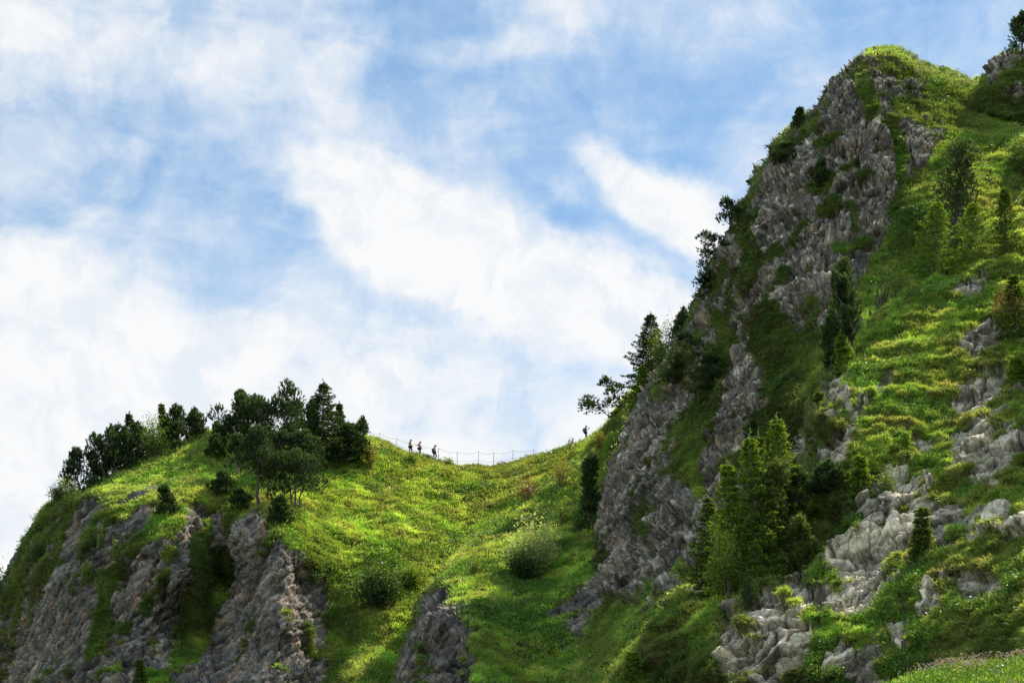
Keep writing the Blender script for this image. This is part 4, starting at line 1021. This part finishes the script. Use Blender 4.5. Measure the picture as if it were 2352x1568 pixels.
shrub('B', 1900, 222, 1896, 204, 18, 'tiny tuft of shrub high on the peak skyline', 208, 0, G5, n=120, airy=.5)
pine('B', 1886, 415, 1886, 372, 34, 'dark little pine in the middle of the upper rock face', 209, nsh=180, bare=.0, group=G5)
pine('F', 2352, 130, 2348, 40, 66, 'pine cut by the right border at the top corner', 210, nsh=360, bare=.08, group=G5, tone=1)
# ---- right-hand slope
G6 = 'spruces on the upper right slope'
pine('C', 2206, 585, 2204, 348, 124, 'tall bushy pine standing on the upper right grass, left-lit', 211, tone=1, nsh=620, bare=.12, lobes=10, dy=4)
spruce('C', 2146, 640, 2152, 472, 92, 'sunny green spruce, left one of three on the upper slope', 212, 2, G6)
spruce('C', 2232, 592, 2236, 472, 90, 'sunny green spruce, middle one of three on the upper slope', 213, 2, G6)
spruce('C', 2310, 600, 2309, 440, 86, 'darker spruce at the right border, right one of three', 214, 1, G6)
pine('C', 1944, 806, 1944, 606, 66, 'open grey-green pine on the spur edge before the rock face', 215, tone=1, nsh=360, bare=.3, lobes=9, dy=1)
pine('C', 1918, 850, 1918, 630, 40, 'narrow dark pine left of the open grey-green pine', 216, nsh=300, bare=.4, dy=1)
pine('C', 1908, 850, 1910, 728, 40, 'dark pine in the gully below the narrow pine', 217, nsh=260, bare=.05)
spruce('C', 1930, 840, 1930, 775, 40, 'little light green spruce on the spur nose', 218, 2, G6)
shrub('C', 1890, 925, 1886, 845, 36, 'yellow-flecked shrub hanging on the shaded edge of the spur', 219, 1, n=600, airy=.3)
spruce('C', 1880, 985, 1880, 902, 40, 'dark spruce in the shade under the yellow-flecked shrub', 220, 1, G6)
shrub('C', 2052, 712, 2056, 565, 30, 'small dark pine bush where the rock face meets the grass', 221, 0, n=300, dy=4)
shrub('C', 2066, 690, 2070, 590, 60, 'pale leafy shrub left of the sunny spruces', 222, 1, n=700, dy=1)
spruce('C', 2332, 780, 2328, 640, 92, 'rust-browned dying spruce at the right border', 223, 1, G6)
shrub('C', 2318, 740, 2316, 655, 76, 'reddish brown bush around the dying spruce', 224, 4, n=900, airy=.3)
spruce('C', 2334, 880, 2334, 828, 36, 'small light spruce at the right border below the brown bush', 225, 2, G6)
spruce('C', 1974, 1140, 1974, 1050, 44, 'bright yellow small spruce on the lower spur edge', 226, 2, G6)
spruce('C', 2120, 1300, 2119, 1172, 56, 'dark spruce standing before the pale rock slab', 227, 1, G6, dens=.7, fat=.8)
shrub('C', 2035, 1125, 2038, 1080, 44, 'small leafy shrub on top of the pale rock slab', 228, 1, n=420)
# ---- the sunlit group below the wall
G7 = 'sunlit spruces below the rock wall'
spruce('C', 1796, 1300, 1785, 970, 118, 'tallest sunlit spruce of the group below the wall, rightmost', 231, 2, G7, fat=.82, dens=1.1)
spruce('C', 1745, 1345, 1722, 1003, 116, 'tall sunlit spruce with twin tips in the middle of the group', 232, 2, G7, fat=.82, dens=1.1)
spruce('C', 1752, 1335, 1742, 1010, 80, 'second tip spruce standing close behind the middle spruce', 233, 1, G7, dy=1.5)
spruce('C', 1685, 1368, 1671, 1072, 104, 'pointed sunlit spruce left of the middle spruce', 234, 2, G7, fat=.82, dens=1.1)
spruce('C', 1626, 1362, 1626, 1150, 96, 'lowest sunlit spruce at the left end of the group', 235, 1, G7, dens=1.1)
shrub('C', 1664, 1376, 1654, 1205, 84, 'feathery rowan with yellow-green leaves before the lowest spruce', 236, 1, n=900, airy=.6, kind='rowan_tree', cat='tree', dy=-1.5, leaf=1.3)
shrub('C', 1700, 1390, 1700, 1290, 50, 'thin dark sapling in the shade of the rowan', 237, 0, n=500, airy=.6, kind='sapling', cat='tree', dy=-1.5)
pine('C', 1795, 1300, 1792, 1072, 76, 'grey-green pine in front of the tallest sunlit spruce', 238, tone=2, nsh=420, bare=.15, lobes=10, dy=-2, spread=.5)
pine('C', 1834, 1270, 1830, 1095, 110, 'dark spreading pine at the right end of the sunlit group', 239, nsh=700, bare=.0, lobes=11)
pine('C', 1842, 1312, 1838, 1204, 56, 'small pine with pale tips below the dark spreading pine', 240, tone=2, nsh=300, bare=.05)
pine('C', 1900, 1150, 1900, 1075, 80, 'low dark bush in the gully right of the sunlit group', 241, nsh=380, bare=.0, lobes=8)
spruce('C', 1452, 1600, 1452, 1500, 50, 'lone yellow-green spruce at the bottom edge of the picture', 242, 2, G7, fat=.82)
pine('B', 1730, 1010, 1738, 955, 40, 'dark round pine bush at the foot of the rock buttress', 244, nsh=240, bare=.0)
# ------------------------------------------------------------------ rope fence along the ridge path
m_post = mat_plain('weathered_post', (0.30, 0.28, 0.26), 0.8, 0, 0.3, 20)
m_rope = mat_plain('grey_rope', (0.36, 0.35, 0.34), 0.8, 0, 0.2, 30)
A_ = SHEETS['A']
def ridge_point(px, off=0.3):
    """ground on the far side of the crest, off metres behind it"""
    c = int(np.clip(round((px - A_.xs[0]) / (A_.xs[1] - A_.xs[0])), 0, A_.nx - 1))
    colp = A_.P[A_.R - 6:, c].astype(float)
    y0 = A_.P[A_.R - 1, c, 1]
    k = np.argsort(colp[:, 1]); 
    z = np.interp(y0 + off, colp[k, 1], colp[k, 2])
    x = np.interp(y0 + off, colp[k, 1], colp[k, 0])
    return np.array([x, y0 + off, z])
def fence(posts, label, ends=()):
    base = ridge_point(posts[0][0], 0.3)
    e = bpy.data.objects.new('rope_fence', None); COL.objects.link(e); e.location = tuple(base)
    e['label'] = label; e['category'] = 'fence'; e['group'] = 'rope fences along the ridge path'
    tops, lows = [], []
    for (px, ytop, lean) in posts:
        g0 = ridge_point(px, 0.3); zt = float(survey(px, ytop, g0[1])[2]); zt = max(zt, g0[2] + 0.75)
        t = Tubes(); a = g0 - base; b = np.array([g0[0] + lean, g0[1], zt]) - base
        t.add([a - np.array([0, 0, .4]), a, b], [0.034, 0.032, 0.028], 7); t.add([b, b + np.array([0, 0, 0.03])], [0.034, 0.012], 7)
        link('post', t.mesh('post'), m_post, e)
        tops.append(b - np.array([0, 0.04, 0.04])); lows.append(a + (b - a) * 0.42 - np.array([0, 0.04, 0]))
    for row, sag in ((tops, 0.22), (lows, 0.12)):
        pts = list(row)
        if ends:
            first, last = ends
            if first is not None: pts = [ridge_point(first[0], .3) - base + np.array([0, 0, first[1] if row is tops else first[1] * .4])] + pts
            if last is not None: pts = pts + [ridge_point(last[0], .3) - base + np.array([0, 0, last[1] if row is tops else last[1] * .4])]
        P3 = []
        for a, b in zip(pts[:-1], pts[1:]):
            tt = np.linspace(0, 1, 9)[:-1, None]; P3.append(a * (1 - tt) + b * tt - np.array([0, 0, 1]) * sag * 4 * tt * (1 - tt))
        P3.append(np.array([pts[-1]])); P3 = np.concatenate(P3)
        t = Tubes(); t.add(P3, np.full(len(P3), 0.015), 5); link('rope', t.mesh('rope'), m_rope, e)
fence([(876, 994, 0), (913, 1007, 0), (963, 1021, 0), (1008, 1029, 0), (1051, 1038, -.03), (1099, 1037, .06), (1135, 1039, -.06), (1179, 1034, 0), (1226, 1032, -.05)],
      'two-rope fence with thin posts running along the grassy saddle', ((842, 0.9), (1252, 0.1)))
fence([(470, 978, .05), (500, 982, 0), (662, 990, 0), (690, 992, 0)], 'rope fence on the knoll top behind the pines, with one clear post', ((455, 0.1), (712, .7)))

# ------------------------------------------------------------------ people
def skin_mesh(name, verts, edges, radii, root=0, sub=1):
    me = bpy.data.meshes.new(name + '_tmp'); me.from_pydata([tuple(v) for v in verts], edges, [])
    o = bpy.data.objects.new(name + '_tmp', me); COL.objects.link(o)
    o.modifiers.new('Skin', 'SKIN'); ss = o.modifiers.new('Sub', 'SUBSURF'); ss.levels = sub; ss.render_levels = sub
    if not me.skin_vertices:
        import bmesh
        bm = bmesh.new(); bm.from_mesh(me); bm.verts.layers.skin.verify(); bm.to_mesh(me); bm.free()
    for i, r in enumerate(radii):
        sv = me.skin_vertices[0].data[i]; sv.radius = (r, r) if not isinstance(r, tuple) else r; sv.use_root = (i == root)
    dg = bpy.context.evaluated_depsgraph_get(); dg.update()
    m2 = bpy.data.meshes.new_from_object(o.evaluated_get(dg)); m2.name = name
    bpy.data.objects.remove(o); bpy.data.meshes.remove(me)
    for p in m2.polygons: p.use_smooth = True
    return m2

def ellipsoid(name, c, r, nu=14, nv=9, cut=None, tilt=0.0):
    u = np.linspace(0, 2 * math.pi, nu, endpoint=False); v = np.linspace(0 if cut is None else cut, math.pi, nv)
    V = np.array([[r[0] * math.sin(b) * math.cos(a), r[1] * math.sin(b) * math.sin(a), -r[2] * math.cos(b)] for b in v for a in u])
    ct, st = math.cos(tilt), math.sin(tilt); V = V @ np.array([[ct, 0, -st], [0, 1, 0], [st, 0, ct]]) + np.array(c)
    idx = np.arange(nu * nv).reshape(nv, nu); nx = np.roll(idx, -1, 1)
    return V, np.stack([idx[:-1], nx[:-1], nx[1:], idx[1:]], -1).reshape(-1, 4)
def merge(name, parts):
    VV, FF, n = [], [], 0
    for V, F in parts: VV.append(V); FF.append(F + n); n += len(V)
    return mesh_np(name, np.concatenate(VV), np.concatenate(FF), smooth=True)

CL = {}
def cloth(c):
    if c not in CL: CL[c] = mat_plain('cloth_%d' % len(CL), c, 0.85, 0, 0.15, 25)
    return CL[c]
def shirt_cloth(c):
    m = mat_plain('thin_cloth', c, 0.85, 0, 0.12, 25); t = NT(m)
    p = next(n for n in t.n if n.type == 'BSDF_PRINCIPLED'); out = next(n for n in t.n if n.type == 'OUTPUT_MATERIAL')
    tr = t.add('ShaderNodeBsdfTranslucent'); tr.inputs['Color'].default_value = (*c, 1)
    mx = t.add('ShaderNodeMixShader'); mx.inputs[0].default_value = 0.45
    t.on(p, 'BSDF', mx, 1); t.on(tr, 'BSDF', mx, 2); t.on(mx, 'Shader', out, 'Surface')
    return m
m_skin = mat_plain('skin', (0.62, 0.38, 0.28), 0.6, 0, 0.08, 20)
m_dark = mat_plain('dark_plastic', (0.015, 0.015, 0.018), 0.3)

ARM = dict(   # shoulder-relative elbow, wrist (x forward, y left, z up)
    bent=((-.13, .05, -.24), (.08, -.02, -.16)), down=((-.02, .05, -.28), (.10, .04, -.52)), swing=((.05, .06, -.27), (.22, .06, -.46)),
    back=((-.16, .06, -.24), (-.33, .05, -.20)), point=((-.20, .10, -.22), (-.42, .08, -.06)), camera=((.16, .02, -.20), (.36, -.07, -.02)), rest=((.04, .08, -.26), (.18, -.04, -.40)))
def person(px, off, ytop, yaw, label, top, legs, hair, armL='down', armR='down', legpose=0.0, sleeves=False, long_legs=True, hat=None, glasses=False, bun=False, waist=None, head_fwd=0.05, female=True, group='hikers on the ridge'):
    gp = ridge_point(px, off)
    ztop = float(survey(px, ytop, gp[1])[2]); h = min(1.90, max(1.56, ztop - gp[2])); k = h / 1.70
    e = bpy.data.objects.new('person', None); COL.objects.link(e); e.location = (gp[0], gp[1], max(gp[2], ztop - h) if ztop - h - gp[2] < 0.15 else gp[2]); e.rotation_euler = (0, 0, yaw)
    e['label'] = label; e['category'] = 'person'; e['group'] = group
    sh = .165 if female else .195; hp = .095
    S = {}
    S['pel'] = (0, 0, .93); S['wai'] = (0, 0, 1.08); S['che'] = (.01, 0, 1.27); S['nek'] = (.015 + head_fwd * .3, 0, 1.43); S['hd0'] = (.02 + head_fwd, 0, 1.52); S['hd1'] = (.045 + head_fwd, 0, 1.60); S['hd2'] = (.03 + head_fwd, 0, 1.665)
    R = dict(pel=(.15, .115) , wai=(.125 if female else .145, .095), che=(.14 if female else .165, .11), nek=.052, hd0=.062, hd1=.083, hd2=.066)
    E = [('pel', 'wai'), ('wai', 'che'), ('che', 'nek'), ('nek', 'hd0'), ('hd0', 'hd1'), ('hd1', 'hd2')]
    S['nose'] = (.135 + head_fwd, 0, 1.575); R['nose'] = .012; E.append(('hd1', 'nose'))
    for sd, s in (('L', 1), ('R', -1)):
        arm = ARM[armL if sd == 'L' else armR]
        so = np.array([.0, s * sh, 1.385]); el = so + np.array([arm[0][0], s * arm[0][1], arm[0][2]]); wr = so + np.array([arm[1][0], s * arm[1][1], arm[1][2]])
        fd = norml(wr - el); ac = norml(np.cross(fd, np.array([0.2, 0.1 * s, 1.0]))); dn = np.cross(ac, fd)
        pm = wr + fd * .055
        for nme, p, r in (('sho', so, .058 if female else .068), ('elb', el, .040), ('wri', wr, .028), ('pal', pm, .034)): S[nme + sd] = tuple(p); R[nme + sd] = r
        E += [('che', 'sho' + sd), ('sho' + sd, 'elb' + sd), ('elb' + sd, 'wri' + sd), ('wri' + sd, 'pal' + sd)]
        for q, (o_, l_) in enumerate(((-.030, .062), (-.010, .074), (.010, .070), (.029, .055))):
            a = pm + fd * .042 + ac * o_; b = a + fd * l_ * .5 + dn * .008; c = b + fd * l_ * .38 + dn * .026
            for z, p in enumerate((a, b, c)): S['f%s%d%d' % (sd, q, z)] = tuple(p); R['f%s%d%d' % (sd, q, z)] = .0095 - .0012 * z
            E += [('pal' + sd, 'f%s%d0' % (sd, q)), ('f%s%d0' % (sd, q), 'f%s%d1' % (sd, q)), ('f%s%d1' % (sd, q), 'f%s%d2' % (sd, q))]
        a = pm - ac * .036 + fd * .005 + dn * .01; b = a + fd * .034 - ac * .014 + dn * .01
        S['t%s0' % sd] = tuple(a); S['t%s1' % sd] = tuple(b); R['t%s0' % sd] = .011; R['t%s1' % sd] = .009; E += [('pal' + sd, 't%s0' % sd), ('t%s0' % sd, 't%s1' % sd)]
        lp = legpose * s
        S['hip' + sd] = (0, s * hp, .87); S['kne' + sd] = (.05 + .17 * max(lp, 0) + .02 * lp, s * .10, .49 + .03 * max(lp, 0)); S['ank' + sd] = (-.02 + .10 * max(lp, 0) + .16 * min(lp, 0), s * .10, .085 + .02 * abs(lp)); S['toe' + sd] = (.13 + .10 * max(lp, 0) + .16 * min(lp, 0), s * .115, .035)
        R['hip' + sd] = .098; R['kne' + sd] = .062; R['ank' + sd] = .042; R['toe' + sd] = .034
        E += [('pel', 'hip' + sd), ('hip' + sd, 'kne' + sd), ('kne' + sd, 'ank' + sd), ('ank' + sd, 'toe' + sd)]
    for n_ in S: S[n_] = np.array(S[n_]) * k
    def build(name, names, edges, grow, mat, rootn, extra=None, sub=1):
        ix = {n_: i for i, n_ in enumerate(names)}
        rr = []
        for n_ in names:
            r = (extra or {}).get(n_, R[n_])
            rr.append(tuple(np.array(r) * k * grow + (grow - 1) * .02) if isinstance(r, tuple) else r * k * grow)
        me = skin_mesh(name, [S[n_] for n_ in names], [(ix[a], ix[b]) for a, b in edges], rr, ix[rootn], sub)
        return link(name, me, mat, e)
    build('body', list(S), E, 1.0, m_skin, 'pel')
    tn = ['pel', 'wai', 'che', 'shoL', 'shoR']; te = [('pel', 'wai'), ('wai', 'che'), ('che', 'shoL'), ('che', 'shoR')]
    if sleeves:
        for sd in 'LR': S['slv' + sd] = S['sho' + sd] * .35 + S['elb' + sd] * .65; R['slv' + sd] = .060; tn.append('slv' + sd); te.append(('sho' + sd, 'slv' + sd))
    build('shirt', tn, te, 1.20, shirt_cloth(top), 'che', {'pel': (.15, .115)})
    ln = ['pel', 'hipL', 'kneL', 'hipR', 'kneR']; le = [('pel', 'hipL'), ('hipL', 'kneL'), ('pel', 'hipR'), ('hipR', 'kneR')]
    for sd in 'LR':
        S['cal' + sd] = S['kne' + sd] * (.1 if long_legs else .62) + S['ank' + sd] * (.9 if long_legs else .38); R['cal' + sd] = .052 if long_legs else .060; ln.append('cal' + sd); le.append(('kne' + sd, 'cal' + sd))
    build('trousers', ln, le, 1.14, cloth(legs), 'pel', {'pel': (.16, .125)})
    for sd in 'LR':
        S['hel' + sd] = S['ank' + sd] + np.array([-.04, 0, -.05]) * k; R['hel' + sd] = .045
        build('shoe', ['hel' + sd, 'ank' + sd, 'toe' + sd], [('hel' + sd, 'toe' + sd), ('hel' + sd, 'ank' + sd)], 1.18, cloth((.06, .055, .055)), 'hel' + sd)
    hc = S['hd1'] + np.array([-.012, 0, .025]) * k
    hs = .9 if hat else 1.0
    hp_ = [ellipsoid('hair', hc, np.array([.108, .096, .108 * hs]) * k * hs, cut=1.05, tilt=-.55)]
    if bun: hp_.append(ellipsoid('bun', hc + np.array([-.13, 0, -.03]) * k, np.array([.055, .05, .065]) * k))
    link('hair', merge('hair', hp_), cloth(hair), e)
    for s in (1, -1):
        V, F = ellipsoid('ear', S['hd1'] + np.array([.0, s * .088, -.03]) * k, np.array([.02, .012, .034]) * k); link('ear', merge('ear', [(V, F)]), m_skin, e)
        V, F = ellipsoid('eye', S['hd1'] + np.array([.078, s * .032, -.012]) * k, np.array([.012, .014, .010]) * k, 8, 6); link('eye', merge('eye', [(V, F)]), m_dark, e)
    V, F = ellipsoid('mouth', S['hd0'] + np.array([.066, 0, .012]) * k, np.array([.010, .026, .008]) * k, 10, 6); link('mouth', merge('mouth', [(V, F)]), cloth((.35, .12, .10)), e)
    if glasses:
        q = [ellipsoid('lens', S['hd1'] + np.array([.088, s * .034, -.010]) * k, np.array([.010, .030, .023]) * k, 10, 7) for s in (1, -1)]
        link('sunglasses', merge('sunglasses', q), m_dark, e)
    if hat:
        q = [ellipsoid('crown', S['hd1'] + np.array([.0, 0, .035]) * k, np.array([.115, .104, .098]) * k, cut=1.45, tilt=-.12), ellipsoid('visor', S['hd1'] + np.array([.125, 0, .030]) * k, np.array([.085, .085, .012]) * k, tilt=-.25)]
        link('cap', merge('cap', q), cloth(hat), e)
    if waist:
        V, F = ellipsoid('jacket', S['pel'] + np.array([-.02, 0, -.02]) * k, np.array([.165, .185, .11]) * k)
        V2, F2 = ellipsoid('knot', S['pel'] + np.array([.15, .03, .0]) * k, np.array([.06, .07, .12]) * k, 10, 7)
        link('tied_jacket', merge('tied_jacket', [(V, F), (V2, F2)]), cloth(waist), e)
    return e, S, k

def backpack(pe, S, k, col, label, size=1.0):
    e = bpy.data.objects.new('backpack', None); COL.objects.link(e)
    Mw = Matrix.Translation(pe.location) @ pe.rotation_euler.to_matrix().to_4x4()
    e.location = Mw @ Vector(tuple(S['che'] + np.array([-.20, 0, -.10]) * k)); e.rotation_euler = pe.rotation_euler
    e['label'] = label; e['category'] = 'backpack'; e['group'] = 'backpacks on the hikers'
    V, F = ellipsoid('bag', (0, 0, 0), np.array([.12, .16, .25]) * k * size, 16, 10); V[:, 2] = np.clip(V[:, 2], -.23 * k * size, .21 * k * size)
    link('bag', merge('bag', [(V, F)]), cloth(col), e)
    V, F = ellipsoid('pocket', (-.09 * size, 0, -.08), np.array([.07, .12, .11]) * k * size); link('pocket', merge('pocket', [(V, F)]), cloth(tuple(c * .8 for c in col)), e)
    for s in (1, -1):
        t = Tubes(); t.add([(.06, s * .09, .17), (.17, s * .11, .27), (.31, s * .10, .20), (.33, s * .10, .05), (.22, s * .14, -.12), (.08, s * .13, -.16)], [.018] * 6, 5)
        link('strap', t.mesh('strap'), cloth((.05, .05, .055)), e)

person(942.5, 0.25, 1006, math.radians(-28), 'walking woman in a yellow top and dark leggings with sunglasses, hair tied back', (0.95, 0.90, 0.06), (0.025, 0.035, 0.045), (0.045, 0.028, 0.02), armR='bent', armL='swing', legpose=.7, glasses=True, bun=True, waist=(0.022, 0.032, 0.042))
person(963, 0.20, 1011, math.radians(-30), 'walking woman in a pink top and white cap, one hand held out behind', (0.95, 0.22, 0.38), (0.025, 0.032, 0.042), (0.05, 0.03, 0.02), armR='point', armL='swing', legpose=-.9, hat=(0.92, 0.90, 0.90), bun=True, waist=(0.024, 0.03, 0.04))
p3, S3, k3 = person(998.5, 0.20, 1018, math.radians(-25), 'walking woman in a magenta top with dark hair, next to a fence post', (0.90, 0.14, 0.78), (0.025, 0.032, 0.042), (0.03, 0.022, 0.02), armR='rest', armL='rest', legpose=1.0, hat=(0.03, 0.028, 0.03), glasses=True, bun=True, head_fwd=.08)
backpack(p3, S3, k3, (0.05, 0.04, 0.04), 'dark backpack worn by the woman in the magenta top', .9)
pm_, Sm, km = person(1343, 0.05, 977, math.radians(-14), 'man in a grey shirt holding up a phone under the leaning pine', (0.30, 0.28, 0.29), (0.05, 0.055, 0.075), (0.03, 0.02, 0.015), armR='camera', armL='camera', legpose=.3, sleeves=True, long_legs=False, female=False, waist=None)
backpack(pm_, Sm, km, (0.13, 0.19, 0.28), 'blue-grey backpack on the man with the phone', 1.15)
ph = bpy.data.objects.new('phone', None); COL.objects.link(ph)
Mw = Matrix.Translation(pm_.location) @ pm_.rotation_euler.to_matrix().to_4x4()
ph.location = Mw @ Vector(tuple((Sm['palL'] + Sm['palR']) / 2 + np.array([.075, 0, .035]))); ph.rotation_euler = pm_.rotation_euler
ph['label'] = 'dark phone held in front of the face by the man in the grey shirt'; ph['category'] = 'phone'
def boxm(name, c, r):
    V = np.array([[sx * r[0], sy * r[1], sz * r[2]] for sx in (-1, 1) for sy in (-1, 1) for sz in (-1, 1)]) + np.array(c)
    return mesh_np(name, V, np.array([[0, 1, 3, 2], [4, 6, 7, 5], [0, 4, 5, 1], [2, 3, 7, 6], [0, 2, 6, 4], [1, 5, 7, 3]]))
link('case', boxm('case', (0, 0, 0), (.005, .075, .037)), m_dark, ph); link('screen', boxm('screen', (-.0065, 0, 0), (.001, .068, .032)), mat_plain('screen_glass', (.05, .06, .08), .1), ph)
person(1316, 1.15, 1014.5, math.radians(-20), 'dark-haired hiker seen only from the neck up, below the man with the phone', (0.35, 0.24, 0.18), (0.05, 0.05, 0.05), (0.03, 0.02, 0.018), female=False, armR='rest', armL='rest')
person(484.5, 1.45, 980.5, math.radians(-40), 'man in a green shirt standing on the knoll behind the grass', (0.03, 0.48, 0.32), (0.05, 0.05, 0.06), (0.03, 0.02, 0.015), female=False, sleeves=True)
person(505, 0.9, 972, math.radians(-120), 'hiker in a turquoise shirt half hidden by the small knoll pine', (0.02, 0.62, 0.75), (0.04, 0.045, 0.06), (0.035, 0.022, 0.015), female=False, sleeves=True)
person(519, 0.9, 976, math.radians(-60), 'hiker in a dark blue shirt behind the trunks of the knoll clump', (0.02, 0.10, 0.28), (0.04, 0.04, 0.05), (0.03, 0.02, 0.015), sleeves=True)
person(841, 1.5, 978.5, math.radians(-30), 'dark-haired hiker whose head shows beside the last pine of the clump', (0.40, 0.28, 0.22), (0.05, 0.05, 0.05), (0.03, 0.022, 0.018), female=False, sleeves=True)
